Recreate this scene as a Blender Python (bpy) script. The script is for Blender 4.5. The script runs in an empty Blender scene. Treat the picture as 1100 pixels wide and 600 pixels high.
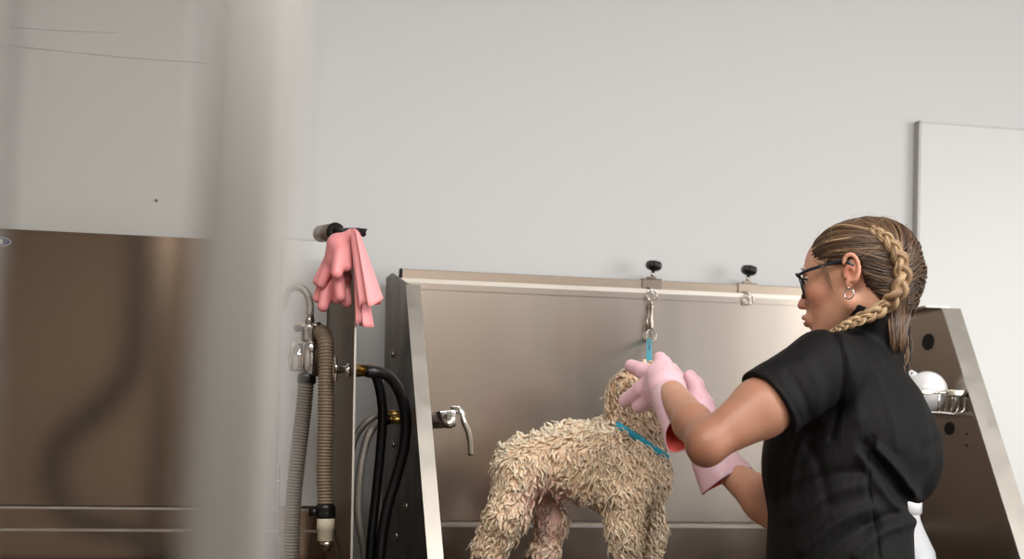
import bpy, math, random
import numpy as np
from mathutils import Vector, Matrix
from mathutils.bvhtree import BVHTree

random.seed(7); RNG = np.random.default_rng(7)
scene = bpy.context.scene
COL = scene.collection

# ------------------------------------------------------------------ camera
FPX = 1528.0                       # focal length in pixels of the 1100 x 600 frame
YAW, ROLL = math.radians(13.1), 0.018
HOR = 480.0                        # image row of the horizon (shifted lens)
CAM = np.array([0.0, 0.0, 1.10])
_R = np.array([math.cos(YAW), -math.sin(YAW), 0.0]); _U = np.array([0, 0, 1.0])
FW = np.array([math.sin(YAW), math.cos(YAW), 0.0])
RT = math.cos(ROLL) * _R + math.sin(ROLL) * _U
UP = -math.sin(ROLL) * _R + math.cos(ROLL) * _U
cam_data = bpy.data.cameras.new('camera'); cam = bpy.data.objects.new('camera', cam_data)
COL.objects.link(cam); scene.camera = cam
cam_data.sensor_width = 36.0; cam_data.lens = 36.0 * FPX / 1100.0
cam_data.shift_y = (HOR - 300.0) / 1100.0
cam_data.clip_start = 0.02
M = Matrix.Identity(4)
for i in range(3):
    M[i][0] = RT[i]; M[i][1] = UP[i]; M[i][2] = -FW[i]; M[i][3] = CAM[i]
cam.matrix_world = M
cam_data.dof.use_dof = True; cam_data.dof.focus_distance = 2.72; cam_data.dof.aperture_fstop = 2.8

def S(px, py, d):                  # point of the place seen at a pixel, d metres in front of the lens
    return CAM + d * (FW + (px - 550) / FPX * RT + (HOR - py) / FPX * UP)
def W(px, py, Y):                  # same, on the plane y = Y
    v = FW + (px - 550) / FPX * RT + (HOR - py) / FPX * UP
    return CAM + v * (Y / v[1])
def WX(px, py, X):                 # same, on the plane x = X
    v = FW + (px - 550) / FPX * RT + (HOR - py) / FPX * UP
    return CAM + v * (X / v[0])
def V3(*a): return np.array(a, float)

# ------------------------------------------------------------------ world, lights, exposure
world = bpy.data.worlds.new('world'); scene.world = world; world.use_nodes = True
world.node_tree.nodes['Background'].inputs[0].default_value = (0.80, 0.90, 1.0, 1)
world.node_tree.nodes['Background'].inputs[1].default_value = 1.0
scene.view_settings.view_transform = 'Standard'; scene.view_settings.look = 'None'
scene.view_settings.gamma = 1.0; scene.view_settings.use_curve_mapping = False
scene.view_settings.exposure = 0.0
def area(name, loc, aim, sx, sy, power, col):
    l = bpy.data.lights.new(name, 'AREA'); l.shape = 'RECTANGLE'; l.size = sx; l.size_y = sy
    l.energy = power; l.color = col
    o = bpy.data.objects.new(name, l); COL.objects.link(o); o.location = loc
    o.rotation_euler = (Vector(aim) - Vector(loc)).to_track_quat('-Z', 'Y').to_euler()
    return o
# daylight through the wide shop window in the right wall, behind and to the right of the camera
area('window_daylight', (4.32, -0.15, 1.60), (1.0, 1.4, 1.2), 2.6, 1.9, 98, (1.0, 0.985, 0.965))
# lamps under the ceiling panels
area('lamp_light', (2.0, 0.7, 2.84), (2.0, 0.7, 0), 1.15, 0.55, 50, (1.0, 0.975, 0.94))
area('lamp_light', (0.2, 0.7, 2.84), (0.2, 0.7, 0), 1.15, 0.55, 30, (1.0, 0.975, 0.94))
area('lamp_light', (1.1, -1.5, 2.84), (1.1, -1.5, 0), 1.15, 0.55, 62, (1.0, 0.975, 0.94))
area('lamp_light', (-0.9, -0.3, 2.84), (-0.9, -0.3, 0), 1.15, 0.55, 48, (1.0, 0.975, 0.94))  # added front-left ceiling lamp, there to brighten the dog

# ------------------------------------------------------------------ materials
def lin(c):
    return tuple(((x / 255) / 12.92 if x / 255 <= 0.04045 else ((x / 255 + 0.055) / 1.055) ** 2.4) for x in c)
def mat(name, rgb, rough=0.5, metal=0.0, bump=0.0, bscale=60.0, bstretch=(1, 1, 1), vary=0.0, vscale=8.0,
        coat=0.0, attr=None, aniso=0.0, sss=0.0, spec=None, trans=0.0, sheen=0.0, rvary=0.0):
    m = bpy.data.materials.new(name); m.use_nodes = True
    nt = m.node_tree; N = nt.nodes; L = nt.links; b = N['Principled BSDF']
    c = lin(rgb) + (1,)
    b.inputs['Base Color'].default_value = c
    b.inputs['Roughness'].default_value = rough; b.inputs['Metallic'].default_value = metal
    if coat: b.inputs['Coat Weight'].default_value = coat; b.inputs['Coat Roughness'].default_value = 0.15
    if aniso: b.inputs['Anisotropic'].default_value = aniso
    if sss:
        b.inputs['Subsurface Weight'].default_value = sss
        b.inputs['Subsurface Radius'].default_value = (0.012, 0.005, 0.003); b.inputs['Subsurface Scale'].default_value = 0.6
    if spec is not None: b.inputs['Specular IOR Level'].default_value = spec
    if trans: b.inputs['Transmission Weight'].default_value = trans
    if sheen: b.inputs['Sheen Weight'].default_value = sheen
    tc = N.new('ShaderNodeTexCoord'); mp = N.new('ShaderNodeMapping'); mp.inputs['Scale'].default_value = bstretch
    L.new(tc.outputs['Object'], mp.inputs['Vector'])
    base = None
    if attr:
        a = N.new('ShaderNodeAttribute'); a.attribute_name = attr; base = a.outputs['Color']
        L.new(base, b.inputs['Base Color'])
    if vary:
        n = N.new('ShaderNodeTexNoise'); n.inputs['Scale'].default_value = vscale; n.inputs['Detail'].default_value = 5
        L.new(mp.outputs[0], n.inputs['Vector'])
        hs = N.new('ShaderNodeHueSaturation'); mr = N.new('ShaderNodeMapRange')
        mr.inputs['From Min'].default_value = 0.3; mr.inputs['From Max'].default_value = 0.7
        mr.inputs['To Min'].default_value = 1 - vary; mr.inputs['To Max'].default_value = 1 + vary
        L.new(n.outputs['Fac'], mr.inputs['Value']); L.new(mr.outputs[0], hs.inputs['Value'])
        if base is not None: L.new(base, hs.inputs['Color'])
        else: hs.inputs['Color'].default_value = c
        L.new(hs.outputs[0], b.inputs['Base Color'])
    if rvary:
        n = N.new('ShaderNodeTexNoise'); n.inputs['Scale'].default_value = vscale; n.inputs['Detail'].default_value = 6
        L.new(mp.outputs[0], n.inputs['Vector']); mr = N.new('ShaderNodeMapRange')
        mr.inputs['From Min'].default_value = 0.3; mr.inputs['From Max'].default_value = 0.7
        mr.inputs['To Min'].default_value = rough - rvary; mr.inputs['To Max'].default_value = rough + rvary
        L.new(n.outputs['Fac'], mr.inputs['Value']); L.new(mr.outputs[0], b.inputs['Roughness'])
    if bump:
        n = N.new('ShaderNodeTexNoise'); n.inputs['Scale'].default_value = bscale; n.inputs['Detail'].default_value = 4
        L.new(mp.outputs[0], n.inputs['Vector'])
        bp = N.new('ShaderNodeBump'); bp.inputs['Strength'].default_value = bump; bp.inputs['Distance'].default_value = 0.002
        L.new(n.outputs['Fac'], bp.inputs['Height']); L.new(bp.outputs[0], b.inputs['Normal'])
    return m
MT = {
 'wall': mat('painted_wall', (203, 203, 203), 0.6, bump=0.08, bscale=90),
 'ceiling': mat('white_ceiling', (225, 225, 222), 0.8),
 'floor': mat('grey_vinyl_floor', (92, 84, 76), 0.45, vary=0.1, vscale=5),
 'roomwall': mat('beige_wall', (150, 140, 130), 0.7),
 'board': mat('white_laminate', (204, 205, 202), 0.32),
 'steel': mat('brushed_steel', (186, 176, 166), 0.24, 1.0, rvary=0.015, vscale=3, bstretch=(3, 3, 0.25)),
 'steel_left': mat('brushed_steel_brown', (160, 141, 124), 0.09, 1.0, rvary=0.008, vscale=3, bstretch=(3, 3, 0.25)),
 'steel_light': mat('satin_steel', (192, 186, 178), 0.40, 1.0, rvary=0.05, vscale=20),
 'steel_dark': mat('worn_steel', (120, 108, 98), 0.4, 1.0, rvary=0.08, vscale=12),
 'rail': mat('rail_steel', (164, 150, 136), 0.30, 1.0),
 'chrome': mat('chrome', (225, 225, 226), 0.09, 1.0),
 'nickel': mat('nickel', (186, 178, 164), 0.22, 1.0),
 'brass': mat('brass', (188, 158, 96), 0.28, 1.0),
 'braid': mat('braided_steel', (188, 182, 174), 0.45, 0.55, bump=0.5, bscale=500),
 'alu': mat('brushed_aluminium', (178, 176, 173), 0.5, 0.6, rvary=0.03),
 'blackp': mat('black_plastic', (20, 20, 21), 0.38),
 'blackr': mat('black_rubber', (15, 15, 17), 0.33, bump=0.03),
 'hosegrey': mat('grey_hose', (104, 94, 84), 0.5),
 'hosetan': mat('tan_hose', (128, 112, 92), 0.42),
 'cream': mat('cream_plastic', (205, 195, 172), 0.5),
 'teal': mat('teal_webbing', (20, 152, 178), 0.5, bump=0.4, bscale=600),
 'glove': mat('pink_silicone', (250, 203, 214), 0.40, sss=0.3, bump=0.05, bscale=60),
 'glovehang': mat('rose_silicone', (248, 160, 163), 0.42, sss=0.25),
 'coral': mat('coral_silicone', (240, 108, 98), 0.45, sss=0.2),
 'skin': mat('skin', (214, 156, 128), 0.46, sss=0.25, vary=0.05, vscale=30, bump=0.12, bscale=350, attr='tint'),
 'shirt': mat('black_cotton', (9, 8, 9), 0.70, bump=0.9, bscale=34, bstretch=(3, 3, 0.7), spec=0.22),
 'trouser': mat('dark_denim', (28, 30, 38), 0.8, bump=0.3, bscale=200),
 'shoe': mat('shoe_leather', (30, 28, 27), 0.5),
 'hair': mat('hair', (120, 90, 60), 0.42, attr='tint', spec=0.45),
 'fur': mat('wet_fur', (205, 172, 130), 0.36, attr='tint', sss=0.15, coat=0.35, bump=0.5, bscale=160, bstretch=(1, 1, 0.5)),
 'glassframe': mat('glasses_frame', (26, 38, 46), 0.2),
 'silver': mat('silver', (215, 212, 206), 0.15, 1.0),
 'white': mat('white_plastic', (238, 238, 240), 0.2, sss=0.2),
 'jug': mat('white_jug_plastic', (205, 206, 210), 0.35, sss=0.3),
 'tubebrown': mat('brown_steel_tube', (150, 134, 120), 0.4, 0.6),
 'postalu': mat('post_aluminium', (146, 143, 139), 0.5, 0.6, rvary=0.03),
 'divider': mat('divider_steel', (112, 98, 86), 0.42, 0.85, rvary=0.03),
 'addeddoor': mat('added_door_paint', (52, 44, 40), 0.5),
 'black': mat('black_hole', (8, 8, 8), 0.9),
 'blue': mat('label_blue', (30, 42, 110), 0.4), 'labelwhite': mat('label_white', (220, 220, 215), 0.4),
 'yellow': mat('label_yellow', (190, 175, 60), 0.4),
}
def emis(name, col, s):
    m = bpy.data.materials.new(name); m.use_nodes = True
    b = m.node_tree.nodes['Principled BSDF']; b.inputs['Emission Color'].default_value = col + (1,)
    b.inputs['Emission Strength'].default_value = s; return m
MT['lamp'] = emis('lamp_diffuser', (1, 0.97, 0.93), 3.0)
def clear(name, tint, refl_rough=0.02):
    m = bpy.data.materials.new(name); m.use_nodes = True; nt = m.node_tree; N = nt.nodes; L = nt.links
    out = N['Material Output']; N.remove(N['Principled BSDF'])
    t = N.new('ShaderNodeBsdfTransparent'); t.inputs[0].default_value = tint + (1,)
    g = N.new('ShaderNodeBsdfGlossy'); g.inputs['Roughness'].default_value = refl_rough
    f = N.new('ShaderNodeFresnel'); f.inputs['IOR'].default_value = 1.45
    mx = N.new('ShaderNodeMixShader'); L.new(f.outputs[0], mx.inputs[0]); L.new(t.outputs[0], mx.inputs[1]); L.new(g.outputs[0], mx.inputs[2])
    L.new(mx.outputs[0], out.inputs['Surface']); return m
MT['pane'] = clear('partition_glass', (0.88, 0.872, 0.852))
MT['lens'] = clear('spectacle_lens', (0.93, 0.97, 0.98))

# ------------------------------------------------------------------ object helpers
def tag(o, label=None, cat=None, group=None, kind=None):
    if label: o['label'] = label
    if cat: o['category'] = cat
    if group: o['group'] = group
    if kind: o['kind'] = kind
    return o
def empty(name, loc, label=None, cat=None, group=None):
    o = bpy.data.objects.new(name, None); COL.objects.link(o); o.location = tuple(loc); o.empty_display_size = 0.05
    return tag(o, label, cat, group)
WORLD = {}
def link(name, verts, faces, material, parent=None, smooth=True, tint=None, bevel=0.0, solid=0.0, subsurf=0):
    verts = np.asarray(verts, float)
    if parent is not None:
        org = WORLD.get(parent.name, np.array(parent.location)); 
    else:
        org = np.array([(verts[:, 0].min() + verts[:, 0].max()) / 2, (verts[:, 1].min() + verts[:, 1].max()) / 2, verts[:, 2].min()])
    me = bpy.data.meshes.new(name)
    me.from_pydata((verts - org).tolist(), [], [tuple(int(i) for i in f) for f in faces])
    me.materials.append(material)
    if smooth: me.polygons.foreach_set('use_smooth', [True] * len(me.polygons))
    if tint is not None:
        at = me.color_attributes.new('tint', 'FLOAT_COLOR', 'POINT')
        c = np.ones((len(verts), 4), np.float32); c[:, :3] = tint; at.data.foreach_set('color', c.ravel())
    me.update()
    o = bpy.data.objects.new(name, me); COL.objects.link(o)
    if parent is not None: o.parent = parent
    else: o.location = tuple(org)
    WORLD[o.name] = org
    if solid:
        s = o.modifiers.new('solid', 'SOLIDIFY'); s.thickness = solid; s.offset = 0
    if bevel:
        b = o.modifiers.new('bevel', 'BEVEL'); b.width = bevel; b.segments = 2; b.limit_method = 'ANGLE'; b.angle_limit = 0.6
        b.harden_normals = False
    if subsurf:
        b = o.modifiers.new('sub', 'SUBSURF'); b.levels = subsurf; b.render_levels = subsurf
    return o

def catmull(P, n):
    P = np.asarray(P, float)
    if len(P) < 3:
        t = np.linspace(0, 1, n)[:, None]; return P[0] * (1 - t) + P[-1] * t
    Q = np.vstack([2 * P[0] - P[1], P, 2 * P[-1] - P[-2]])
    seg = len(P) - 1; out = []
    for u in np.linspace(0, seg, n):
        i = min(int(u), seg - 1); t = u - i; a, b, c, d = Q[i], Q[i + 1], Q[i + 2], Q[i + 3]
        out.append(0.5 * (2 * b + (c - a) * t + (2 * a - 5 * b + 4 * c - d) * t * t + (3 * b - a - 3 * c + d) * t ** 3))
    return np.array(out)
def nrm(v): return v / (np.linalg.norm(v) + 1e-12)

class MB:
    def __init__(s): s.v = []; s.f = []; s.c = []
    def add(s, v, f, c=None):
        o = len(s.v); s.v.extend([tuple(x) for x in v]); s.f.extend([tuple(i + o for i in q) for q in f])
        s.c.extend([c if c is not None else (1, 1, 1)] * len(v) if (c is None or np.ndim(c) == 1) else [tuple(x) for x in c])
    def hexa(s, p):                          # 8 corners: bottom ring then top ring
        s.add(p, [(3, 2, 1, 0), (4, 5, 6, 7), (0, 1, 5, 4), (1, 2, 6, 5), (2, 3, 7, 6), (3, 0, 4, 7)])
    def box(s, lo, hi):
        x0, y0, z0 = lo; x1, y1, z1 = hi
        s.hexa([(x0, y0, z0), (x1, y0, z0), (x1, y1, z0), (x0, y1, z0), (x0, y0, z1), (x1, y0, z1), (x1, y1, z1), (x0, y1, z1)])
    def prism(s, poly, off):                 # planar polygon pushed along off
        n = len(poly); poly = [np.array(p, float) for p in poly]; off = np.array(off, float)
        v = poly + [p + off for p in poly]
        f = [tuple(range(n))[::-1], tuple(range(n, 2 * n))] + [(i, (i + 1) % n, (i + 1) % n + n, i + n) for i in range(n)]
        s.add(v, f)
    def bar(s, a, b, w, h, up=(0, 0, 1)):
        a = np.array(a, float); b = np.array(b, float); d = nrm(b - a); u = np.array(up, float); u = nrm(u - d * (u @ d)); r = np.cross(d, u)
        q = [-r * w / 2 - u * h / 2, r * w / 2 - u * h / 2, r * w / 2 + u * h / 2, -r * w / 2 + u * h / 2]
        s.hexa([a + k for k in q] + [b + k for k in q])
    def tube(s, P, rad, sides=10, cap=True, flat=1.0, flatdir=None, col=None, ripple=0.0, nrip=8, closed=False):
        P = np.asarray(P, float); n = len(P)
        rad = np.broadcast_to(np.asarray(rad, float), (n,)) if np.ndim(rad) == 0 else np.asarray(rad, float)
        T = np.gradient(P, axis=0); T /= np.linalg.norm(T, axis=1, keepdims=True) + 1e-12
        if closed: T[0] = T[-1] = nrm(P[1] - P[-2])
        fd = None if flatdir is None else np.asarray(flatdir, float)
        ref = np.array([0, 0, 1.0]) if abs(T[0][2]) < 0.9 else np.array([1.0, 0, 0])
        u = nrm(ref - T[0] * (ref @ T[0])); a = np.linspace(0, 2 * math.pi, sides, endpoint=False)
        V = np.zeros((n, sides, 3)); rip = 1 + ripple * np.cos(nrip * a)
        for i in range(n):
            if fd is not None:
                g = fd if fd.ndim == 1 else fd[i]
                u = nrm(g - T[i] * (g @ T[i]))
            else: u = nrm(u - T[i] * (u @ T[i]))
            w = np.cross(T[i], u)
            V[i] = P[i] + rad[i] * rip[:, None] * (np.cos(a)[:, None] * u * flat + np.sin(a)[:, None] * w)
        F = []
        for i in range(n - 1 if not closed else n - 1):
            for j in range(sides):
                k = (j + 1) % sides; F.append((i * sides + j, i * sides + k, (i + 1) * sides + k, (i + 1) * sides + j))
        if cap and not closed:
            F.append(tuple(range(sides))[::-1]); F.append(tuple((n - 1) * sides + j for j in range(sides)))
        c = None
        if col is not None:
            col = np.asarray(col, float); c = col if col.ndim == 1 else np.repeat(col, sides, axis=0)
        s.add(V.reshape(-1, 3), F, c)
    def lathe(s, prof, a, axis, sides=24, cap=True, lobes=0, lobe=0.0):
        a = np.array(a, float); z = nrm(np.array(axis, float)); x = nrm(np.cross(z, (0.3, 0.9, 0.1))); y = np.cross(z, x)
        th = np.linspace(0, 2 * math.pi, sides, endpoint=False); lb = 1 + lobe * np.cos(lobes * th) if lobes else np.ones(sides)
        v = []; f = []
        for r, h in prof:
            for t, l in zip(th, lb): v.append(a + z * h + r * l * (math.cos(t) * x + math.sin(t) * y))
        n = len(prof)
        for i in range(n - 1):
            for j in range(sides):
                k = (j + 1) % sides; f.append((i * sides + j, i * sides + k, (i + 1) * sides + k, (i + 1) * sides + j))
        if cap: f.append(tuple(range(sides))[::-1]); f.append(tuple((n - 1) * sides + j for j in range(sides)))
        s.add(v, f)
    def ball(s, c, r, n=12):
        rr = np.broadcast_to(np.asarray(r, float), (3,)); v = []; f = []
        for i in range(n + 1):
            p = math.pi * i / n
            for j in range(2 * n):
                q = math.pi * j / n; v.append(np.array(c) + rr * (math.sin(p) * math.cos(q), math.sin(p) * math.sin(q), -math.cos(p)))
        for i in range(n):
            for j in range(2 * n):
                k = (j + 1) % (2 * n); f.append((i * 2 * n + j, i * 2 * n + k, (i + 1) * 2 * n + k, (i + 1) * 2 * n + j))
        s.add(v, f)
    def torus(s, c, axis, R, r, n=28, m=10, sx=1.0):
        z = nrm(np.array(axis, float)); x = nrm(np.cross(z, (0.3, 0.9, 0.1))); y = np.cross(z, x)
        P = [np.array(c) + R * (math.cos(t) * x * sx + math.sin(t) * y) for t in np.linspace(0, 2 * math.pi, n + 1)]
        s.tube(P, r, m, cap=False, closed=True)
    def out(s, name, material, parent=None, tint=False, **k):
        return link(name, s.v, s.f, material, parent, tint=(np.array(s.c) if tint else None), **k)
def flat(o):
    o.data.polygons.foreach_set('use_smooth', [False] * len(o.data.polygons)); return o

# ------------------------------------------------------------------ distance fields and their surfaces
def smin(a, b, k):
    h = np.clip(0.5 + 0.5 * (b - a) / k, 0, 1); return b * (1 - h) + a * h - k * h * (1 - h)
def smax(a, b, k): return -smin(-a, -b, k)
def cone(p, a, b, r1, r2):
    a = np.asarray(a, np.float32); b = np.asarray(b, np.float32); ba = b - a; L = float(ba @ ba) + 1e-9
    h = np.clip(((p - a) @ ba) / L, 0, 1); q = p - a - h[..., None] * ba
    return np.sqrt((q * q).sum(-1)) - (r1 + (r2 - r1) * h)
def ell(p, c, r, R=None):
    q = p - np.asarray(c, np.float32)
    if R is not None: q = q @ np.asarray(R, np.float32).T
    r = np.asarray(r, np.float32); k0 = np.sqrt(((q / r) ** 2).sum(-1)); k1 = np.sqrt(((q / r ** 2) ** 2).sum(-1)) + 1e-9
    return k0 * (k0 - 1) / k1
def union(p, prims, k=0.01):
    d = None
    for q in prims:
        kk = k
        if q[0] == 'c': e = cone(p, q[1], q[2], q[3], q[4]); kk = q[5] if len(q) > 5 else k
        else: e = ell(p, q[1], q[2], q[3]); kk = q[4] if len(q) > 4 else k
        d = e if d is None else smin(d, e, kk)
    return d
def nets(fn, lo, hi, h, slack=1.3):
    lo = np.asarray(lo, float); hi = np.asarray(hi, float); B = 12
    n = (np.ceil((hi - lo) / h / B).astype(int)) * B
    Vv = np.full(tuple(n + 1), 1.0, np.float32)
    nb = n // B; c = [lo[a] + (np.arange(nb[a]) + 0.5) * B * h for a in range(3)]
    G = np.stack(np.meshgrid(*c, indexing='ij'), -1).astype(np.float32); D = fn(G)
    rad = B * h * 0.87 * slack + 0.01; Vv[:] = 1.0
    for i, j, k in np.argwhere(np.abs(D) >= rad):
        if D[i, j, k] < 0: Vv[i * B:(i + 1) * B + 1, j * B:(j + 1) * B + 1, k * B:(k + 1) * B + 1] = -1
    act = np.argwhere(np.abs(D) < rad); loc = np.arange(B + 1) * h
    g = np.stack(np.meshgrid(loc, loc, loc, indexing='ij'), -1).astype(np.float32)
    for s0 in range(0, len(act), 60):
        blk = act[s0:s0 + 60]; P = (lo + blk * B * h)[:, None, None, None, :].astype(np.float32) + g[None]
        Dv = fn(P)
        for (i, j, k), dv in zip(blk, Dv): Vv[i * B:(i + 1) * B + 1, j * B:(j + 1) * B + 1, k * B:(k + 1) * B + 1] = dv
    I = Vv < 0
    sl = [slice(None, -1), slice(1, None)]
    cnt = sum(I[sl[a], sl[b], sl[c]].astype(np.int8) for a in (0, 1) for b in (0, 1) for c in (0, 1))
    A = np.argwhere((cnt > 0) & (cnt < 8)); idm = np.full(cnt.shape, -1, np.int64); idm[A[:, 0], A[:, 1], A[:, 2]] = np.arange(len(A))
    cs = [(a, b, c) for a in (0, 1) for b in (0, 1) for c in (0, 1)]
    val = {q: Vv[A[:, 0] + q[0], A[:, 1] + q[1], A[:, 2] + q[2]] for q in cs}
    acc = np.zeros((len(A), 3)); num = np.zeros(len(A))
    for q in cs:
        for ax in range(3):
            if q[ax]: continue
            r = list(q); r[ax] = 1; r = tuple(r); va, vb = val[q], val[r]; m = (va < 0) != (vb < 0)
            t = np.where(m, va / np.where(m, va - vb, 1), 0)
            pt = np.tile(np.array(q, float), (len(A), 1)); pt[:, ax] += t
            acc += pt * m[:, None]; num += m
    verts = lo + (A + acc / num[:, None]) * h
    F = []
    for ax in range(3):
        b, c = (ax + 1) % 3, (ax + 2) % 3
        s0 = [slice(None)] * 3; s1 = [slice(None)] * 3; s0[ax] = slice(None, -1); s1[ax] = slice(1, None)
        X = I[tuple(s0)] != I[tuple(s1)]; E = np.argwhere(X)
        E = E[(E[:, b] > 0) & (E[:, c] > 0) & (E[:, b] < n[b]) & (E[:, c] < n[c])]
        ins = I[E[:, 0], E[:, 1], E[:, 2]]; q = []
        for db, dc in ((1, 1), (0, 1), (0, 0), (1, 0)):
            e = E.copy(); e[:, b] -= db; e[:, c] -= dc; q.append(idm[e[:, 0], e[:, 1], e[:, 2]])
        q = np.stack(q, 1); q[~ins] = q[~ins][:, ::-1]; F.append(q)
    F = np.vstack(F); F = F[(F >= 0).all(1)]
    return verts, F
def bounds(pts, pad):
    pts = np.array(pts); return pts.min(0) - pad, pts.max(0) + pad
def vnoise(p, s, seed=0):                    # smooth pseudo noise from rotated sines
    r = np.random.default_rng(seed); o = 0
    for i in range(5):
        d = nrm(r.normal(size=3)) * s * (0.7 + 0.35 * i); o = o + np.sin(p @ d.astype(np.float32) + r.uniform(0, 6.28)) / (1 + 0.35 * i)
    return o / 3.2
# ================================================================== THE ROOM
X0, X1, Y0, YB, ZC = -2.2, 4.4, -2.6, 3.30, 2.9
def struct(name, m, material, **k): return tag(flat(m.out(name, material, **k)), kind='structure')
m = MB(); m.box((X0 - .1, Y0 - .1, -0.1), (X1 + .1, YB + .1, 0)); struct('floor', m, MT['floor'])
m = MB(); m.box((X0 - .1, Y0 - .1, ZC), (X1 + .1, YB + .1, ZC + .1)); struct('ceiling', m, MT['ceiling'])
m = MB(); m.box((X0 - .1, YB, 0), (X1 + .1, YB + .1, ZC)); struct('wall_back', m, MT['wall'])
m = MB(); m.box((X0 - .1, Y0, 0), (X0, YB, ZC)); struct('wall_left', m, MT['roomwall'])
m = MB(); wy0, wy1, wz0, wz1 = -1.5, 1.2, 0.6, 2.6
m.box((X1, Y0, 0), (X1 + .1, wy0, ZC)); m.box((X1, wy1, 0), (X1 + .1, YB, ZC)); m.box((X1, wy0, 0), (X1 + .1, wy1, wz0)); m.box((X1, wy0, wz1), (X1 + .1, wy1, ZC))
struct('wall_right', m, MT['wall'])
m = MB(); m.box((X0 - .1, Y0 - .1, 0), (2.45, Y0, ZC)); struct('wall_front', m, MT['roomwall'])
m = MB(); m.box((2.45, Y0 - .1, 0), (X1 + .1, Y0, ZC)); struct('wall_front_right', m, MT['wall'])  # paler stretch of front wall, put in to lighten the splash back's reflection
m = MB()
for a, b in (((wy0, wz0), (wy1, wz0 + .06)), ((wy0, wz1 - .06), (wy1, wz1)), ((wy0, wz0), (wy0 + .06, wz1)), ((wy1 - .06, wz0), (wy1, wz1)), ((-.18, wz0), (-.12, wz1))):
    m.box((X1 + .02, a[0], a[1]), (X1 + .07, b[0], b[1]))
struct('window_1', m, MT['alu'])
m = MB(); m.box((X0, YB - .012, 0), (X1, YB - .001, 0.1)); struct('baseboard_back', m, MT['steel_dark'])
# hairline seam in the wall cladding, upper left
m = MB(); P = [W(x, y, YB - .001) for x, y in ((-60, 22), (10, 29), (70, 33), (126, 35))]; m.tube(P, .0006, 5)
P = [W(x, y, YB - .001) for x, y in ((-20, 46), (60, 54), (140, 62), (216, 67), (330, 78))]; m.tube(P, .0006, 5)
tag(m.out('wall_seam', MT['wall']), 'thin hairline seams in the pale wall cladding above the brown steel panel', 'seam', kind='structure')
m = MB(); c = W(168, 215, YB - .002); m.ball(c, (.0032, .002, .0032), 6)
tag(m.out('wall_screw', MT['steel_dark']), 'tiny dark screw head in the pale wall at upper left', 'screw')

# dark door added behind the camera to mirror a darker band in the splash back
m = MB(); m.box((2.2, Y0 + .002, .0), (2.62, Y0 + .045, 2.15)); d1 = struct('added_door', m, MT['addeddoor'])
m = MB(); m.box((2.25, Y0 + .046, 1.0), (2.37, Y0 + .075, 1.02)); flat(m.out('added_door_handle', MT['chrome'], d1))

# white laminate boards on the wall
def board(name, x0, x1, z0, z1, y1, th, label):
    r = empty(name, ((x0 + x1) / 2, y1, z0), label, 'wall panel')
    m = MB(); m.box((x0, y1 - th, z0), (x1, y1, z1)); flat(m.out('panel_sheet', MT['board'], r, bevel=.0015))
    m = MB(); m.box((x0 - .004, y1 - th + .001, z0), (x0 - .0005, y1, z1 + .004)); m.box((x0 - .004, y1 - th + .001, z1 + .0005), (x1, y1, z1 + .004))
    flat(m.out('edge_strip', MT['alu'], r))  # thin grey strip along the left and top edges
    return r
board('wall_panel', W(990, 131, 3.27)[0], 3.2, 0.35, W(990, 131, 3.27)[2], YB, .028, 'large glossy white wall panel to the right of the wash tub')

# ceiling lamps, the last one added to brighten the dog
for i, (x, y) in enumerate(((2.0, .7), (.2, .7), (1.1, -1.5), (-.9, -.3))):
    r = empty('ceiling_lamp', (x, y, 2.86), ['ceiling light panel above the woman and wash tub', 'ceiling light panel above the glass partition', 'ceiling light panel behind the camera', 'added ceiling light panel at front left, there to brighten the dog'][i], 'lamp', 'ceiling light panels')
    m = MB(); m.box((x - .62, y - .32, 2.86), (x + .62, y + .32, 2.8985)); flat(m.out('lamp_frame', MT['alu'], r))
    m = MB(); m.box((x - .58, y - .28, 2.852), (x + .58, y + .28, 2.859)); flat(m.out('diffuser', MT['lamp'], r))

# ================================================================== RIGHT-HAND WASH TUB
TL, TR, TB, TF, ZG = 0.458, 1.68, 3.20, 2.60, 0.79
tub = empty('wash_tub', ((TL + TR) / 2, 2.9, 0), 'wide stainless steel dog wash tub with tall splash back, the dog standing in it', 'tub')
m = MB()
m.box((TL + .002, TB, .93), (TR - .002, TB + .0015, 1.474))
m.box((TL + .002, TB - .001, 1.4745), (TR - .002, TB + .03, 1.479))
m.box((TL + .002, TB - .0035, 1.455), (TR - .002, TB - .0005, 1.478))
flat(m.out('splash_back', MT['steel'], tub))
m = MB(); m.box((TL + .003, TB - .0045, 1.4685), (TR - .003, TB - .0037, 1.4785)); flat(m.out('top_lip', MT['steel_light'], tub))
m = MB()                                   # ledge between splash back and basin, then basin wall
m.hexa([(TL, TB - .012, .916), (TR, TB - .012, .916), (TR, TB + .002, .916), (TL, TB + .002, .916),
        (TL, TB - .012, .9215), (TR, TB - .012, .9215), (TR, TB + .002, .929), (TL, TB + .002, .929)])
flat(m.out('ledge', MT['steel_light'], tub))
m = MB()
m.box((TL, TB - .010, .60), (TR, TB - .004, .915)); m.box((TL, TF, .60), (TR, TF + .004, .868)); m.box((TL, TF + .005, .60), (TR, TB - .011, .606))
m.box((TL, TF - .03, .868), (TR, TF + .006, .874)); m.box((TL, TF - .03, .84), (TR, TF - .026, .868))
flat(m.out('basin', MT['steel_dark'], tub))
m = MB()
for i in range(33):
    x = TL + .03 + i * (TR - TL - .06) / 32; m.box((x - .004, TF + .03, ZG - .012), (x + .004, TB - .03, ZG))
for y in (TF + .03, 2.9, TB - .034): m.box((TL + .02, y, ZG - .018), (TR - .02, y + .006, ZG - .0125))
for x in (TL + .06, TR - .06):
    for y in (TF + .05, TB - .06): m.box((x - .008, y, .606), (x + .008, y + .016, ZG - .018))
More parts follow.
